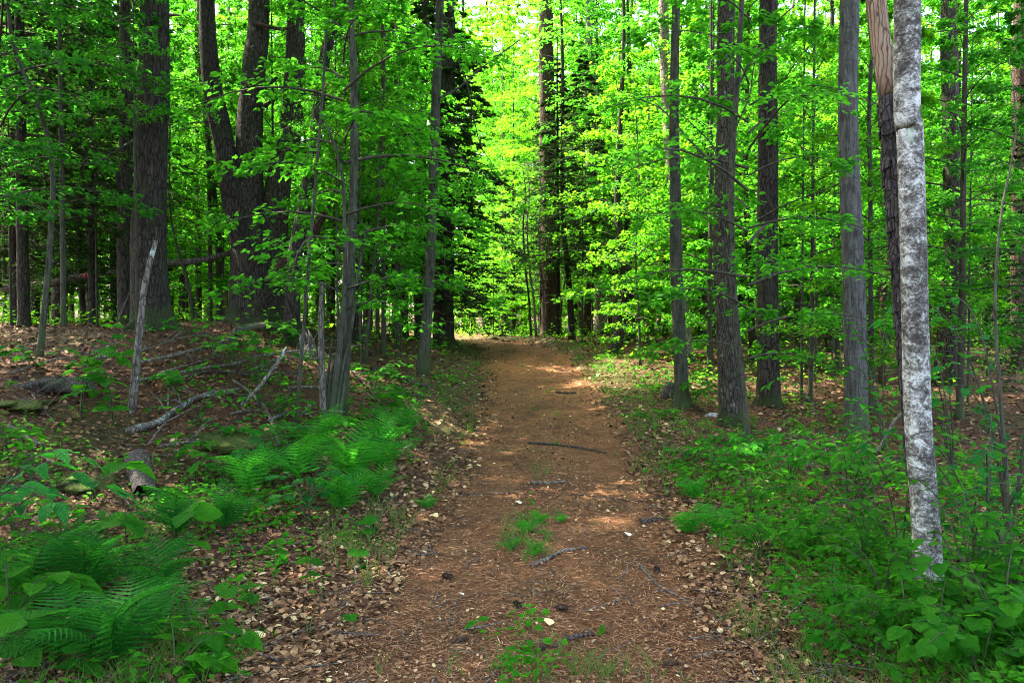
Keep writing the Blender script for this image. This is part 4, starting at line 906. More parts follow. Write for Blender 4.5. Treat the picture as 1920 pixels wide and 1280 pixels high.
def spray(t, P, r, n, ls, key, mat, start=.3, pair=False, flat=.25):
    """leaves along a twig: alternate or opposite, larger in the middle, one at the tip"""
    P = np.asarray(P); s = np.linspace(start, 1, n)
    for i, q in enumerate(s):
        f = q * (len(P) - 1); a = P[int(f)]; b = P[min(int(f) + 1, len(P) - 1)]; p = a + (b - a) * (f - int(f))
        j = min(max(int(f), 1), len(P) - 1); fw = Vector(P[j] - P[j - 1]).normalized(); fl = Vector((fw.x, fw.y, fw.z * .4))
        if fl.length < .2: fl = Vector((r.uniform(-1, 1), r.uniform(-1, 1), .1))
        sd = fl.cross(Vector((0, 0, 1))).normalized()
        for sg in ((1, -1) if pair else (((-1) ** i),)):
            ax = fl.normalized() * r.uniform(.35, .8) + sd * sg * r.uniform(.7, 1.0) + Vector((0, 0, r.uniform(-.35, .12)))
            put_leaf(t, key, mat, p, ax, Vector((r.gauss(0, flat), r.gauss(0, flat) - .12, 1)), ls * r.uniform(.7, 1.12) * (1 - .3 * abs(q - .6)))
    put_leaf(t, key, mat, P[-1], fl + Vector((0, 0, -.15)), Vector((r.gauss(0, .2), r.gauss(0, .2) - .1, 1)), ls * r.uniform(.8, 1.1))
def shrub(label, px, py, h, spread, ns, nl, ls, key='ovate', mat='plant_a', seed=0, name='shrub', cat='shrub', pair=False, az0=None, arc=6.283, group='leafy plants of the forest floor'):
    ls *= (.66 if py > 1140 and px > 1550 else .78) if px > 1200 else .85
    if py > 1140 and px > 1550: nl += 3; ns += 2
    if px > 1200: nl += 3
    b = hit(px, py); t = thing(name, label, cat, b, group); r = random.Random(seed * 7 + 1)
    for k in range(ns):
        a = (az0 if az0 is not None else r.uniform(0, 6.28)) + (arc * k / ns if ns > 1 else 0) + r.uniform(-.3, .3)
        hh = h * r.uniform(.6, 1.05); sp = spread * r.uniform(.6, 1.1); d = np.array([math.cos(a), math.sin(a), 0])
        P = [np.array([0, 0, -.03]), d * sp * .14 + [0, 0, hh * .45], d * sp * .42 + [0, 0, hh * .85], d * sp * .75 + [0, 0, hh * .98], d * sp + [0, 0, hh * .90]]
        _, Q = wood(t, P, .0035 + .003 * h, .0012, 'bark_thin'); spray(t, Q, r, nl, ls, key, mat, .34, pair)
    return t
def seedling(label, px, py, h, tiers, ls, key='round', mat='plant_a', seed=0, lean=(0, 0), group='leafy plants of the forest floor', name='seedling', whorl=2):
    """upright stem with opposite pairs of leaves, each pair turned against the last"""
    b = hit(px, py); t = thing(name, label, 'plant', b, group); r = random.Random(seed * 13 + 3)
    P = [np.array([0, 0, -.02]), np.array([lean[0] * .3, lean[1] * .3, h * .5]), np.array([lean[0], lean[1], h])]
    _, Q = wood(t, P, .0028, .0014, 'bark_thin')
    a0 = r.uniform(0, 3.14)
    for i in range(tiers):
        q = 1 - i * .85 / max(1, tiers) ; p = Q[min(len(Q) - 1, int(q * (len(Q) - 1)))]
        for k in range(whorl):
            a = a0 + i * 1.4 + k * 6.283 / whorl + r.uniform(-.25, .25)
            put_leaf(t, key, mat, p, Vector((math.cos(a), math.sin(a), r.uniform(-.2, .25))), Vector((r.gauss(0, .2), r.gauss(0, .2) - .25, 1)), ls * r.uniform(.72, 1.1) * (.75 if i == 0 and tiers > 2 else 1))
    return t

# --- ferns
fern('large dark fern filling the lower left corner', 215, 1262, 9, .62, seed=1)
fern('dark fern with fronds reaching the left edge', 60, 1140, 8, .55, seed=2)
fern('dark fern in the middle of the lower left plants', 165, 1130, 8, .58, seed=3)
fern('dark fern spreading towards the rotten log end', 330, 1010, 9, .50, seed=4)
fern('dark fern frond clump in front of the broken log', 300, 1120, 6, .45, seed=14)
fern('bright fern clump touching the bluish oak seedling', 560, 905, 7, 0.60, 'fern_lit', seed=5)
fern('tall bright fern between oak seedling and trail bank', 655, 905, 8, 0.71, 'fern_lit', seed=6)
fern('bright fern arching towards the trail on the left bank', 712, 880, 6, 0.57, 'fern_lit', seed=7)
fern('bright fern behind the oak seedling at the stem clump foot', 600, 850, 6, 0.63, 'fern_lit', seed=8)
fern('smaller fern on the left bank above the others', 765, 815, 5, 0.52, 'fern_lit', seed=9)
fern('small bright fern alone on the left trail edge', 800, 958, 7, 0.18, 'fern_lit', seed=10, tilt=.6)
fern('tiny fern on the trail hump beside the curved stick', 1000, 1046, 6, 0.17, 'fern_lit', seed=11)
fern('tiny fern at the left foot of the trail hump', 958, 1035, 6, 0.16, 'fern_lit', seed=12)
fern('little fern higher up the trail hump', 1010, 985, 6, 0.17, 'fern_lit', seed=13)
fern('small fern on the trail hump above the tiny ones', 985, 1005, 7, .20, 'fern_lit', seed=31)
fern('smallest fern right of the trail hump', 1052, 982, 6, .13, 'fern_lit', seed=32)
seedling('leafy seedling on the trail hump', 1022, 1015, .12, 3, .07, 'ovate', 'plant_c', 90)
seedling('upper leafy seedling on the trail hump', 995, 950, .12, 3, .07, 'ovate', 'plant_c', 91)
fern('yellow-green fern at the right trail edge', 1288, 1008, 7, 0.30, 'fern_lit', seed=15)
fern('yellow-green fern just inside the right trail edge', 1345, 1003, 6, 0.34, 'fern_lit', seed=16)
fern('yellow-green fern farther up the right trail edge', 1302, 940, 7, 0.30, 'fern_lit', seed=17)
fern('dark fern hidden behind the foreground round leaves', 110, 1250, 7, .5, seed=18)

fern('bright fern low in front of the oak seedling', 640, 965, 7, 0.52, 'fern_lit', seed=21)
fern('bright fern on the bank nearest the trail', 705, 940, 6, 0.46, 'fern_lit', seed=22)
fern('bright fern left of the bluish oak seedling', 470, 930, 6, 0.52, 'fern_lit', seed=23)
fern('mid-green fern between hobblebush and oak seedling', 420, 1000, 8, .42, 'fern_dark', seed=24)
fern('fern low behind the lower verge shoot', 300, 1215, 8, .42, 'fern_dark', seed=25)
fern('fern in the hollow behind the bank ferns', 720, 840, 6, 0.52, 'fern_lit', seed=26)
# --- leafy plants, left
seedling('plant with one big round leaf at the lower left edge', 40, 1300, .30, 2, .19, 'round', 'plant_a', 1, (0, .03))
seedling('broad-leaved plant hiding the foreground fern at the bottom left', 150, 1290, .16, 2, .13, 'round', 'plant_c', 2)
seedling('hobblebush shoot with huge leaves before the rotten log', 236, 1085, .66, 2, .21, 'round', 'plant_a', 3, (-.02, .05), whorl=3)
seedling('hobblebush shoot with drooping leaves right of the rotten log', 350, 1075, .36, 2, .19, 'round', 'plant_a', 4, (.03, .0), whorl=3)
seedling('upright shoot with paired round leaves by the dark fern', 425, 1235, .32, 4, .11, 'round', 'plant_a', 5)
seedling('low round-leaved shoot at the bottom beside the corner fern', 392, 1275, .14, 2, .13, 'round', 'plant_a', 6)
seedling('round-leaved shoot alone at the left trail verge', 582, 1105, .24, 3, .10, 'round', 'plant_a', 7)
seedling('small shoot below the alone round-leaved one', 655, 1190, .08, 1, .07, 'ovate', 'plant_c', 8, whorl=4)
seedling('maple seedling at the foot of the left bank', 690, 1010, .12, 2, .11, 'maple', 'plant_c', 9, whorl=3)
seedling('maple seedling on the verge below the ferns', 675, 1065, .10, 2, .09, 'maple', 'plant_a', 10, whorl=3)
seedling('tiny two-leaved seedling at the bottom of the trail', 895, 1188, .06, 1, .07, 'ovate', 'plant_c', 11)
seedling('little broad seedling on the trail by the bottom grass', 1130, 1200, .06, 1, .07, 'ovate', 'plant_a', 12)
seedling('small seedling at the bottom of the trail before the grass', 990, 1235, .06, 2, .05, 'ovate', 'plant_a', 13)
shrub('oak seedling with bluish lobed leaves among the ferns', 575, 985, .42, .34, 6, 6, .15, 'oak', 'plant_b', 14, 'oak_seedling', 'plant')
shrub('second oak seedling with bluish leaves left of the ferns', 500, 905, .40, .25, 4, 5, .14, 'oak', 'plant_b', 15, 'oak_seedling', 'plant')
shrub('maple sapling spreading over the fallen branches', 486, 770, 1.05, .55, 7, 8, .15, 'maple', 'plant_a', 16, 'maple_sapling', 'sapling')
shrub('maple sapling low beside the lichen-spotted stem', 215, 800, .62, .45, 4, 7, .15, 'maple', 'plant_a', 17, 'maple_sapling', 'sapling')
seedling('tall shoot with pale pairs of leaves left of the lichen-spotted stem', 205, 840, 1.05, 4, .17, 'round', 'plant_a', 18, (.0, .05), whorl=3)
shrub('dark spreading bush at the left edge', -70, 1130, 1.0, .75, 4, 9, .17, 'ovate', 'plant_b', 19, az0=-.5, arc=1.6)
shrub('low bush under the left edge spray', 30, 1020, .35, .35, 5, 6, .12, 'ovate', 'plant_a', 20)
shrub('leafy bush in the gap between dark ferns', 120, 1060, .38, .30, 5, 6, .12, 'ovate', 'plant_a', 21)
shrub('seedlings tuft on the mossy mound', 430, 830, .25, .3, 5, 6, .11, 'maple', 'plant_c', 22, 'maple_seedling', 'plant')
shrub('maple seedling in the hollow left of the trail bank', 700, 800, .38, .35, 6, 6, .13, 'maple', 'plant_a', 23, 'maple_seedling', 'plant')
shrub('maple seedling at the top of the left bank', 745, 770, .35, .40, 6, 6, .14, 'maple', 'plant_a', 24, 'maple_seedling', 'plant')
shrub('leafy bush below the pale grey sapling', 610, 835, .40, .40, 6, 6, .13, 'ovate', 'plant_c', 25)
shrub('flat leafy sapling on the left bank behind the trail-side tree', 730, 640, .55, .9, 6, 8, .17, 'maple', 'plant_a', 26, 'maple_sapling', 'sapling')
shrub('low leaves at the foot of the massive pine', 350, 640, .30, .4, 4, 5, .15, 'maple', 'plant_c', 27, 'maple_seedling', 'plant')
shrub('leafy bush left of the broken log among dead leaves', 60, 905, .35, .3, 4, 5, .12, 'ovate', 'plant_a', 28)
shrub('dense maple seedlings under the left trail bank ferns', 545, 880, .42, .40, 7, 6, .12, 'maple', 'plant_c', 29, 'maple_seedling', 'plant')
shrub('leafy bush on the mound behind the curved mossy branch', 370, 800, .35, .40, 6, 6, .12, 'ovate', 'plant_a', 30)
shrub('green bush at the left of the thin pole sapling', 520, 790, .40, .45, 7, 6, .12, 'maple', 'plant_a', 31, 'maple_seedling', 'plant')
shrub('dim bush right of the pale grey sapling foot', 700, 740, .45, .50, 7, 6, .14, 'maple', 'plant_a', 32, 'maple_seedling', 'plant')
shrub('broad-leaved bush left of the corner fern', 20, 1210, .40, .35, 5, 6, .15, 'round', 'plant_a', 33)
shrub('leafy bush between corner fern and lower verge shoot', 330, 1290, .22, .28, 5, 5, .11, 'round', 'plant_a', 34)
shrub('flat sprays of a sapling over the far end of the rotten log', 150, 790, .80, .55, 5, 7, .17, 'maple', 'plant_a', 35, 'maple_sapling', 'sapling')
shrub('lone maple seedling in the brown litter at the far left', 70, 700, .30, .30, 5, 5, .14, 'maple', 'plant_a', 80, 'maple_seedling', 'plant')
shrub('maple seedling under the thin fallen branch', 330, 735, .30, .35, 5, 5, .14, 'maple', 'plant_c', 81, 'maple_seedling', 'plant')
shrub('maple seedling in front of the old maple foot', 440, 690, .45, .45, 6, 6, .15, 'maple', 'plant_a', 82, 'maple_seedling', 'plant')
shrub('leafy bush at the foot of the dark leaning trunk', 560, 660, .45, .45, 6, 6, .15, 'maple', 'plant_a', 83, 'maple_seedling', 'plant')
shrub('bush between curved mossy branch and hobblebush', 330, 880, .30, .32, 6, 6, .11, 'ovate', 'plant_a', 84)
shrub('bush in the dead leaves at the far left below the moss cushion', 15, 850, .30, .32, 5, 6, .13, 'ovate', 'plant_a', 85)
shrub('bush right of the hollow log end', 420, 915, .32, .35, 6, 6, .12, 'maple', 'plant_c', 86, 'maple_seedling', 'plant')
shrub('bush on the left bank just below the trail-side tree', 755, 725, .28, .4, 6, 6, .13, 'maple', 'plant_a', 87, 'maple_seedling', 'plant')
seedling('shoot among dead leaves below the oak seedling', 520, 1060, .16, 3, .09, 'round', 'plant_a', 88)
seedling('shoot beside the pale yellow fallen leaf', 470, 1150, .14, 2, .09, 'round', 'plant_c', 89)
# --- leafy plants, right
shrub('bush of level leaves hiding the beech foot', 1640, 960, .62, .70, 9, 9, .12, 'ovate', 'plant_a', 63)
shrub('fresh bush in front of the pale leaning sapling foot', 1435, 880, .36, .50, 9, 7, .11, 'ovate', 'plant_c', 64)
shrub('leafy bush right of the birch foot', 1820, 1150, .60, .55, 8, 8, .11, 'ovate', 'plant_a', 66)
shrub('low bush on the verge between ferns and lower shoots', 1430, 1050, .28, .36, 8, 6, .09, 'ovate', 'plant_a', 67)
shrub('low bush below the wide leafy one', 1620, 1070, .40, .45, 8, 7, .10, 'ovate', 'plant_a', 68)
shrub('bright low bush at the verge bend', 1375, 850, .26, .45, 8, 6, .11, 'ovate', 'plant_c', 69)
shrub('low bush near the lower right stick', 1700, 1225, .30, .36, 7, 6, .09, 'ovate', 'plant_a', 70)
shrub('low bush right of the bright single shoot', 1590, 1220, .22, .30, 7, 6, .08, 'ovate', 'plant_c', 71)
shrub('wide leafy bush in front of the smooth beech', 1590, 985, .72, .75, 9, 9, .125, 'ovate', 'plant_a', 40)
shrub('bush of flat leaf sprays crossing the birch foot', 1690, 1090, .74, .70, 6, 8, .115, 'ovate', 'plant_a', 41)
shrub('bush with sprays reaching the right edge past the birch', 1850, 1085, .85, .80, 9, 9, .115, 'ovate', 'plant_b', 42)
shrub('bright bush left of the wide leafy one', 1480, 920, .45, .55, 8, 8, .12, 'ovate', 'plant_c', 43)
shrub('pale-leaved sapling arching before the beech trunk', 1560, 900, .95, .6, 5, 8, .13, 'ovate', 'plant_c', 44)
shrub('fresh green bush on the right verge by the ferns', 1345, 905, .34, .42, 9, 7, .11, 'ovate', 'plant_c', 45)
shrub('low leafy bush beside the yellow-green ferns', 1410, 960, .34, .42, 8, 7, .10, 'ovate', 'plant_a', 46)
shrub('low bush between ferns and birch', 1520, 1040, .34, .40, 8, 7, .10, 'ovate', 'plant_a', 47)
shrub('rounded-leaf bush below the birch foot', 1760, 1215, .26, .36, 6, 7, .105, 'round', 'plant_a', 48)
shrub('big-leaved bush at the lower right edge', 1880, 1225, .42, .40, 8, 6, .13, 'round', 'plant_a', 49)
shrub('leafy bush in the lower right corner', 1840, 1290, .30, .36, 7, 6, .12, 'round', 'plant_a', 50)
shrub('small bush on the lower right verge', 1565, 1165, .30, .28, 6, 6, .085, 'ovate', 'plant_c', 51)
shrub('thin bush right of the lower verge stick', 1660, 1130, .34, .34, 6, 6, .09, 'ovate', 'plant_a', 52)
shrub('low bush at the bottom of the right verge', 1640, 1275, .20, .30, 6, 5, .09, 'ovate', 'plant_c', 53)
shrub('bush half hidden behind the lower right leaves', 1900, 1130, .45, .45, 7, 7, .10, 'ovate', 'plant_b', 54)
seedling('bright single shoot at the bottom right verge', 1525, 1250, .14, 3, .07, 'ovate', 'plant_c', 55)
seedling('young shoot on the verge right of the trail leaves', 1470, 1120, .22, 4, .08, 'ovate', 'plant_a', 56)
shrub('sprays of broad leaves by the pale right edge sapling', 1893, 1040, 1.75, .75, 6, 10, .135, 'ovate', 'plant_b', 57, 'leafy_sapling', 'sapling')
shrub('leafy sapling with level sprays just right of the birch', 1790, 960, 1.35, .6, 5, 9, .12, 'ovate', 'plant_a', 58, 'leafy_sapling', 'sapling')
shrub('leafy sapling between beech and birch', 1655, 850, 1.5, .7, 6, 8, .14, 'ovate', 'plant_a', 59, 'leafy_sapling', 'sapling')
shrub('low leafy clump at the foot of the grey-green trunk', 1302, 765, .40, .45, 6, 6, .15, 'ovate', 'plant_a', 60)
shrub('low leafy clump left of the grey-green trunk', 1225, 790, .15, .5, 7, 6, .11, 'ovate', 'plant_a', 61)
shrub('low bush along the right verge above the ferns', 1300, 870, .2, .4, 7, 6, .10, 'ovate', 'plant_c', 62)

# ------------------------------------------------------------------ dead wood, stones, cones
def onground(pix, lift):
    out = []
    for q in pix:
        if len(q) == 3: out.append(np.array(at(*q)))
        else:
            h = hit(*q); out.append(np.array([h.x, h.y, float(surf_z(h.x, h.y)) + lift]))
    return out
def dead(name, label, pix, w0, w1, mat, cat='branch', group='fallen branches and sticks', seg=8, lift=None, lump=.08, twigs=0):
    P0 = onground(pix, 0.0); d0, d1 = P0[0][1], P0[-1][1]; r0, r1 = w0 * .78 * d0 / FPX / 2, w1 * .78 * d1 / FPX / 2
    P = [p + np.array([0, 0, (r0 * .7 if lift is None else lift) if len(q) == 2 else 0]) for p, q in zip(P0, pix)]
    b = Vector(P[0]); Q, par = catmull(np.array(P) - np.array(b), max(.03, r0)); rr = np.random.default_rng(int(abs(pix[0][0])))
    Q = Q + np.cumsum(rr.normal(0, r0 * .12, Q.shape), 0) * np.minimum(1, np.minimum(par, 1 - par) * 4)[:, None] * [1, 1, .4]
    mb = MB(); tube(mb, Q, r0 + (r1 - r0) * par, seg, lump=lump, seed=int(pix[0][1]))
    if not twigs: return tag(link(name, mb.mesh(name, [M[mat]]), None, Matrix.Translation(b)), label, cat, group)
    t = thing(name, label, cat, b, group); link('limb', mb.mesh('limb', [M[mat]]), t)
    for k in range(twigs):
        i = int(len(Q) * rr.uniform(.25, .9)); a = Q[i]; dv = np.array([rr.normal(0, 1), rr.normal(0, .6), abs(rr.normal(.3, .6))]); ln = rr.uniform(.2, .55)
        e = [a, a + unit(dv) * ln * .5, a + unit(dv) * ln + [0, 0, -.05]]; E, ep = catmull(np.array(e), .06); m2 = MB(); tube(m2, E, r1 * .45 * (1 - .7 * ep) + .0008, 5); link('twig', m2.mesh('twig', [M[mat]]), t)
    return t
dead('fallen_branch', 'long grey fallen branch across the left clearing', [(262, 732), (375, 709), (437, 700), (487, 684), (597, 667), (668, 658)], 9, 4, 'dead_wood', lift=.10, twigs=10)
dead('fallen_branch', 'thin fallen branch rising behind the long grey one', [(262, 702), (350, 681), (406, 664), (437, 650), (520, 620), (600, 594)], 7, 3, 'dead_wood', lift=.12, twigs=10)
dead('mossy_branch', 'thick curved mossy branch lying on the moss mound', [(240, 822), (294, 803), (337, 775), (381, 750), (450, 740)], 20, 8, 'dead_lichen', lift=.05, twigs=8)
dead('leaning_branch', 'lichen-marked branch leaning up over the fallen branches', [(452, 760, 8.0), (494, 714, 8.1), (538, 652, 8.3)], 8, 9, 'dead_lichen')
dead('fallen_branch', 'pale branch pointing down towards the oak seedling', [(437, 725), (469, 746), (497, 778), (515, 820), (524, 850)], 6, 10, 'dead_wood', lift=.06)
dead('fallen_branch', 'level fallen branch behind the stem clump foot', [(540, 738), (590, 737), (650, 742)], 7, 6, 'dead_wood', lift=.06)
dead('stick', 'pale stick lying in front of the stem clump', [(535, 818), (575, 813), (618, 811)], 6, 4, 'dead_wood', lift=.06)
dead('stick', 'short pale stick on the moss mound', [(431, 786), (462, 781), (492, 779)], 6, 4, 'dead_wood', lift=.05)
dead('stick', 'slanting white twig above the broken log', [(277, 856), (309, 818), (331, 804), (376, 780)], 4, 3, 'dead_wood', lift=.10)
dead('fallen_branch', 'dark branch tangle behind the long grey branch', [(330, 722), (400, 706), (470, 712), (560, 706)], 7, 4, 'dead_dark', lift=.05, twigs=14)
dead('fallen_branch', 'forked dry branch in the brown litter', [(300, 710), (360, 690), (420, 672)], 5, 3, 'dead_wood', lift=.05, twigs=12)
dead('fallen_branch', 'knobbly lichened branch end near the moss mound', [(505, 800), (540, 785), (565, 792), (580, 770)], 10, 6, 'dead_lichen', lift=.06, twigs=6)
dead('leaning_branch', 'thin dead branch leaning on the massive pine', [(222, 602, 11.6), (243, 550, 11.7), (262, 520, 11.8), (285, 490, 12)], 5, 3, 'dead_wood')
dead('fallen_branch', 'long thin branch slanting over the brown litter at the left', [(20, 712), (90, 690), (160, 676), (215, 655)], 5, 3, 'dead_wood', lift=.06, twigs=7)
dead('fallen_branch', 'thin branch behind the lichen-spotted stem foot', [(180, 690), (260, 676), (330, 650), (395, 640)], 6, 3, 'dead_wood', lift=.10, twigs=8)
dead('fallen_branch', 'dry forked branch before the splintered stump', [(470, 715), (530, 690), (590, 690), (640, 676)], 6, 3, 'dead_wood', lift=.12, twigs=9)
dead('fallen_branch', 'slim branch lying along the front of the moss mound', [(300, 850), (370, 838), (440, 846)], 6, 4, 'dead_wood', lift=.05, twigs=5)
dead('fallen_branch', 'slim branch sloping down the left bank', [(660, 700), (700, 740), (730, 775)], 5, 3, 'dead_wood', lift=.05, twigs=5)
dead('stick', 'bent stick in the litter below the moss cushion', [(20, 870), (70, 862), (110, 880)], 6, 4, 'dead_wood', lift=.03)
dead('rotting_log', 'dark rotting log on the left trail bank', [(700, 696), (750, 712), (798, 730)], 16, 14, 'dead_dark', 'log', lift=.03)
dead('fallen_branch', 'dead branch below the rotting log', [(690, 722), (760, 742), (810, 748)], 5, 3, 'dead_wood', lift=.03, twigs=6)
dead('fallen_log', 'fallen trunk resting among the hemlocks at the left edge', [(-60, 552, 15.5), (20, 541, 15.3), (90, 532, 15.2), (150, 520, 15.1), (220, 510, 15.0)], 22, 11, 'dead_wood', 'log', seg=12)
lg = dead('fallen_log', 'fallen trunk propped between massive pine and maple', [(306, 494, 14.8), (370, 488, 14.9), (440, 472, 15.0), (560, 442, 15.1), (655, 424, 15.2)], 15, 9, 'dead_wood', 'log', seg=12)
dead('stick', 'dark stick near the top of the trail', [(1042, 738), (1062, 740), (1080, 739)], 5, 4, 'dead_dark')
dead('stick', 'long dark stick across the middle of the trail', [(990, 834), (1030, 838), (1080, 845), (1136, 853)], 6, 4, 'dead_dark')
dead('stick', 'short pale stick at the top of the trail hump', [(995, 911), (1025, 912), (1060, 909)], 8, 6, 'dead_wood')
dead('stick', 'curved dark stick right of the trail hump ferns', [(996, 1068), (1025, 1056), (1055, 1042), (1100, 1034)], 11, 7, 'dead_lichen')
dead('stick', 'slanting stick on the right side of the trail', [(1200, 1070), (1235, 1105), (1280, 1132), (1318, 1163)], 7, 4, 'dead_wood')
dead('stick', 'hooked twig on the trail left of the slanting stick', [(1093, 1156), (1140, 1142), (1163, 1128), (1145, 1108)], 5, 4, 'dead_wood')
dead('stick', 'thin dark twig across the left rut', [(850, 931), (900, 932), (965, 929)], 4, 3, 'dead_dark')
dead('stick', 'thin dark twig across the right rut', [(1078, 931), (1140, 938), (1205, 946)], 4, 3, 'dead_dark')
dead('stick', 'dark mossy stick by the bottom grass', [(1038, 1222), (1075, 1206), (1115, 1198)], 11, 8, 'dead_dark')
dead('stick', 'fine curled twig on the lower trail', [(890, 1192), (900, 1222), (925, 1250), (1010, 1272)], 3, 2, 'dead_wood')
dead('bark_piece', 'slab of dark bark on the right trail edge', [(1200, 984), (1228, 980), (1262, 984)], 18, 9, 'dead_dark', 'bark', lift=.005, lump=.25)
dead('stick', 'straight pale stick in the lower right plants', [(1470, 1182), (1505, 1150), (1545, 1110)], 5, 3, 'dead_wood', lift=.05)
dead('stick', 'level stick in the lower right leaves', [(1570, 1158), (1640, 1162), (1720, 1168)], 5, 4, 'dead_wood', lift=.02)
dead('stick', 'cream stick at the bottom right of the picture', [(1525, 1274), (1560, 1268), (1605, 1262)], 6, 5, 'dead_wood', lift=.03)
dead('fallen_branch', 'dark branch on the litter behind the straight dark trunk', [(1465, 692), (1505, 690), (1560, 700)], 7, 4, 'dead_dark', lift=.05, twigs=10)
dead('fallen_branch', 'dark dead branch at the foot of the straight dark trunk', [(1465, 748), (1500, 745), (1528, 768)], 6, 4, 'dead_dark', lift=.06, twigs=10)
dead('fallen_branch', 'thin branch pile strands left of the beech', [(1410, 812), (1480, 828), (1560, 850)], 4, 3, 'dead_wood', lift=.03, twigs=8)
dead('stick', 'bent pale branch rising by the birch foot', [(1700, 760, 6.5), (1672, 795, 6.4), (1640, 850, 6.3)], 8, 6, 'dead_wood')
dead('stick', 'stick in the dead leaves at the far left', [(15, 805), (45, 822), (80, 842)], 12, 8, 'dead_wood', lift=.02)
dead('fallen_branch', 'thin branch lying in dead leaves at the left edge', [(60, 745), (85, 780), (105, 800)], 5, 3, 'dead_wood', lift=.02, twigs=6)
# rotten log pointing at the camera, with its hollow end
e0, e1 = hit(258, 872), hit(272, 938); b = Vector(e1)
lt = thing('rotten_log', 'short rotten log with a hollow dark end pointing at the trail', 'log', b, None)
Q, par = catmull([np.array(e1 - b) + [0, 0, .09], np.array((e0 + e1) / 2 - b) + [0, 0, .09], np.array(e0 - b) + [0, 0, .10]], .08); mb = MB(); tube(mb, Q - np.array([0, 0, .045]), .075 + .015 * par, 18, lump=.16, ridge=.14, nr=11, seed=4, cap=False); link('log_wood', mb.mesh('log_wood', [M['dead_dark']]), lt)
Q = Q - np.array([0, 0, .045]); mb = MB(); tube(mb, [Q[0] + (Q[1] - Q[0]) * .3, Q[3]], [.058, .03], 14, cap=False); link('hollow', mb.mesh('hollow', [M['dead_dark']]), lt)
def lumpmesh(mb, rx, ry, rz, seed, nu=28, nv=14, amp=.18, pw=1.0):
    u = np.linspace(0, 2 * np.pi, nu, endpoint=False)[None]; v = np.linspace(.0, np.pi / 2 + .25, nv)[:, None]
    k = 1 + amp * (np.sin(3 * u + seed) * np.sin(2.5 * v + seed) + .6 * np.sin(5 * u - seed * 2 + 3 * v) + .4 * np.sin(9 * u + 7 * v))
    V = np.stack([rx * k * np.cos(u) * np.sin(v), ry * k * np.sin(u) * np.sin(v), rz * (1 + .3 * (k - 1)) * np.cos(v) + 0 * u], -1).reshape(-1, 3)
    i = np.arange(nv - 1)[:, None] * nu; j = np.arange(nu)[None]; jj = (j + 1) % nu
    mb.add(V, np.stack([i + j, i + nu + j, i + nu + jj, i + jj], -1).reshape(-1, 4))
def lump(name, label, cat, px, py, rx, ry, rz, mat, seed, amp=.18, group=None):
    b = hit(px, py); mb = MB(); lumpmesh(mb, rx, ry, rz, seed, amp=amp)
    return tag(link(name, mb.mesh(name, [M[mat]]), None, Matrix.Translation((b.x, b.y, float(surf_z(b.x, b.y)) - .02))), label, cat, group)
lump('moss_mound', 'rounded green moss mound under the curved mossy branch', 'moss', 420, 828, .55, .40, .10, 'moss', 2, .3)
lump('moss_mound', 'flat moss cushion at the far left edge', 'moss', 25, 760, .30, .25, .05, 'moss', 3, .3)
lump('moss_mound', 'dark moss hummock left of the rotten log', 'moss', 150, 905, .25, .22, .06, 'moss', 5, .3)
lump('dirt_mound', 'dark root mound under the leaves left of the log', 'mound', 110, 725, .34, .25, .10, 'dead_dark', 7, .3)
lump('rock', 'pale flat stone at the foot of the furrowed trunk', 'stone', 1336, 780, .11, .08, .06, 'stone', 1, .12)
lump('rock', 'small grey stone on the lower right verge', 'stone', 1375, 945, .05, .04, .03, 'stone', 6, .12)
# stumps
b = hit(1258, 746); st = thing('stump', 'low black rotten stump at the foot of the grey-green trunk', 'stump', b)
mb = MB(); tube(mb, np.array([[0, 0, -.05], [0, 0, .08], [.01, 0, .18], [.02, 0, .24]]), np.array([.19, .15, .13, .11]), 16, lump=.18, ridge=.12, nr=9, seed=3); link('stump_wood', mb.mesh('stump_wood', [M['dead_dark']]), st)
b = hit(578, 672); st = thing('stump', 'splintered grey stump behind the fallen branches', 'stump', b)
mb = MB(); rr = np.random.default_rng(4)
tube(mb, np.array([[0, 0, -.05], [0, 0, .10], [-.01, 0, .20]]), np.array([.17, .13, .10]), 14, lump=.12, ridge=.1, nr=9, seed=3)
link('stump_wood', mb.mesh('stump_wood', [M['dead_wood']]), st)
for k in range(7):
    a = k * .9; x0, y0 = .09 * math.cos(a), .09 * math.sin(a); mb = MB(); hgt = rr.uniform(.12, .34)
    tube(mb, np.array([[x0, y0, .1], [x0 * .8 - .03, y0 * .8, .1 + hgt * .6], [x0 * .6 - .06, y0 * .6, .1 + hgt]]), np.array([.045, .03, .004]), 5); link('splinter', mb.mesh('splinter', [M['dead_wood']]), st)
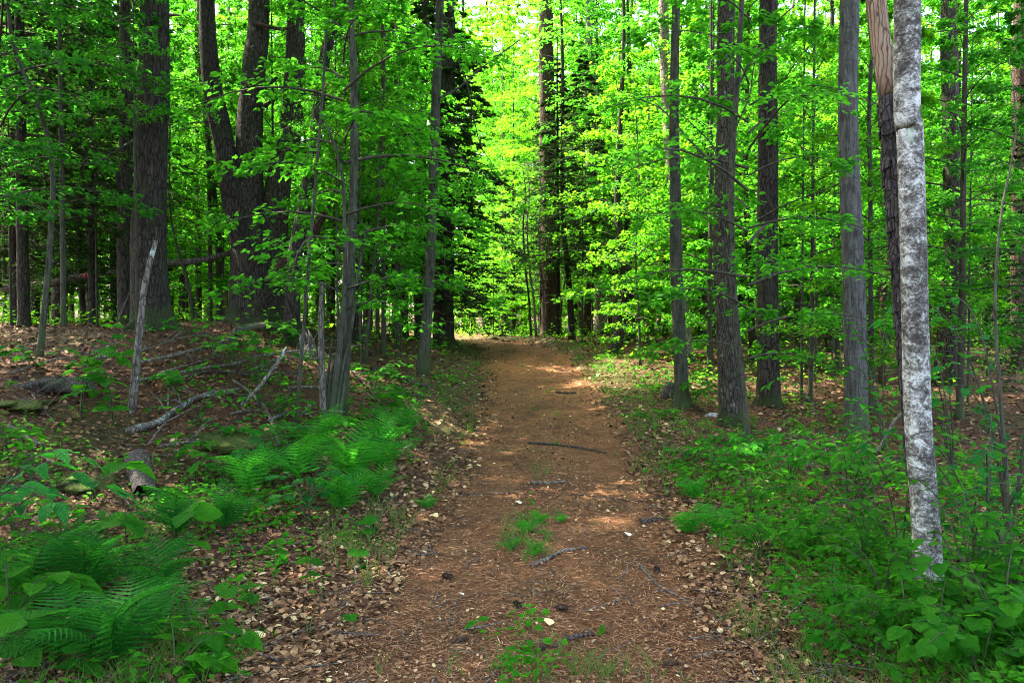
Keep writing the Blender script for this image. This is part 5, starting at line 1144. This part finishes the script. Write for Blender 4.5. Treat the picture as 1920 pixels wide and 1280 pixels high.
# pine cones
mb = MB(); k = np.arange(60); a = k * 2.39996; z = -.045 + .09 * k / 59; rad = .018 * np.sqrt(np.clip(1 - (z / .052) ** 2, .05, 1))
tube(mb, np.array([[0, 0, -.045], [0, 0, 0], [0, 0, .045]]), np.array([.010, .016, .006]), 8)
cards(mb, np.stack([np.cos(a) * rad * .5, np.sin(a) * rad * .5, z], -1), np.stack([np.cos(a), np.sin(a), .7 + 0 * a], -1), np.stack([-np.cos(a) * .6, -np.sin(a) * .6, 1 + 0 * a], -1), .020, .017, .5, fold=.1, droop=.1)
cm = mb.mesh('pine_cone', [M['cone']])
for px, py, rz, lab in [(970, 1146, .4, 'pine cone lying left in the pair on the lower trail'), (1052, 1153, 1.2, 'pine cone lying right in the pair on the lower trail'), (862, 1216, 2.0, 'pine cone near the bottom left of the trail'), (1018, 1226, 2.6, 'pine cone by the mossy stick at the bottom of the trail'), (838, 1092, .9, 'pine cone in the left rut'), (1255, 1260, 1.7, 'pine cone at the bottom right of the trail'), (1232, 1078, .1, 'pine cone beside the top of the slanting stick')]:
    b = hit(px, py); tag(link('pine_cone', cm, None, Matrix.Translation((b.x, b.y, float(surf_z(b.x, b.y)) + .016)) @ Matrix.Rotation(rz, 4, 'Z') @ Matrix.Rotation(1.5, 4, 'X') @ Matrix.Scale(.8, 4)), lab, 'pine cone', 'pine cones on the trail')
# conspicuous single fallen leaves
FL = {k: ovate(.8, .8, -.15, .4, .05).mesh('fallen_leaf', [M[k]]) for k in ('leaf_yellow', 'leaf_tan', 'leaf_cream')}
for px, py, mk, s, rz, lab in [(975, 953, 'leaf_cream', .075, .5, 'cream fallen leaf on the trail hump'), (500, 1108, 'leaf_yellow', .085, 1.2, 'pale yellow heart-shaped fallen leaf on the left verge'), (515, 1132, 'leaf_tan', .085, 2.2, 'tan fallen leaf right below the yellow one'), (483, 1212, 'leaf_yellow', .08, .2, 'yellowish fallen leaf low on the left verge'), (545, 1165, 'leaf_tan', .07, 3.0, 'pale grey-tan upturned fallen leaf on the left verge'),
                               (1030, 1190, 'leaf_yellow', .07, .1, 'yellow fallen leaf on the lower trail'), (1180, 1015, 'leaf_cream', .07, .3, 'cream fallen leaf right of the trail hump'), (800, 1050, 'leaf_tan', .06, 1.0, 'tan fallen leaf in the left rut'), (870, 1130, 'leaf_cream', .04, 1.0, 'tiny white fallen leaf on the lower trail'), (1155, 960, 'leaf_yellow', .05, 2, 'small yellow fallen leaf on the right rut')]:
    b = hit(px, py); tag(link('fallen_leaf', FL[mk], None, Matrix.Translation((b.x, b.y, float(surf_z(b.x, b.y)) + .022)) @ Matrix.Rotation(rz, 4, 'Z') @ Matrix.Rotation(.25, 4, 'Y') @ Matrix.Scale(s, 4)), lab, 'leaf', 'single pale fallen leaves')
# red paint mark on a far pole
b = at(160, 516, 14.85); mb = MB(); tube(mb, np.array([[0, 0, -.035], [0, 0, .035]]), np.array([.028, .028]), 8)
tag(link('paint_mark', mb.mesh('paint_mark', [M['red']]), None, Matrix.Translation(b)), 'small red trail mark on the fallen trunk at the far left', 'marker')
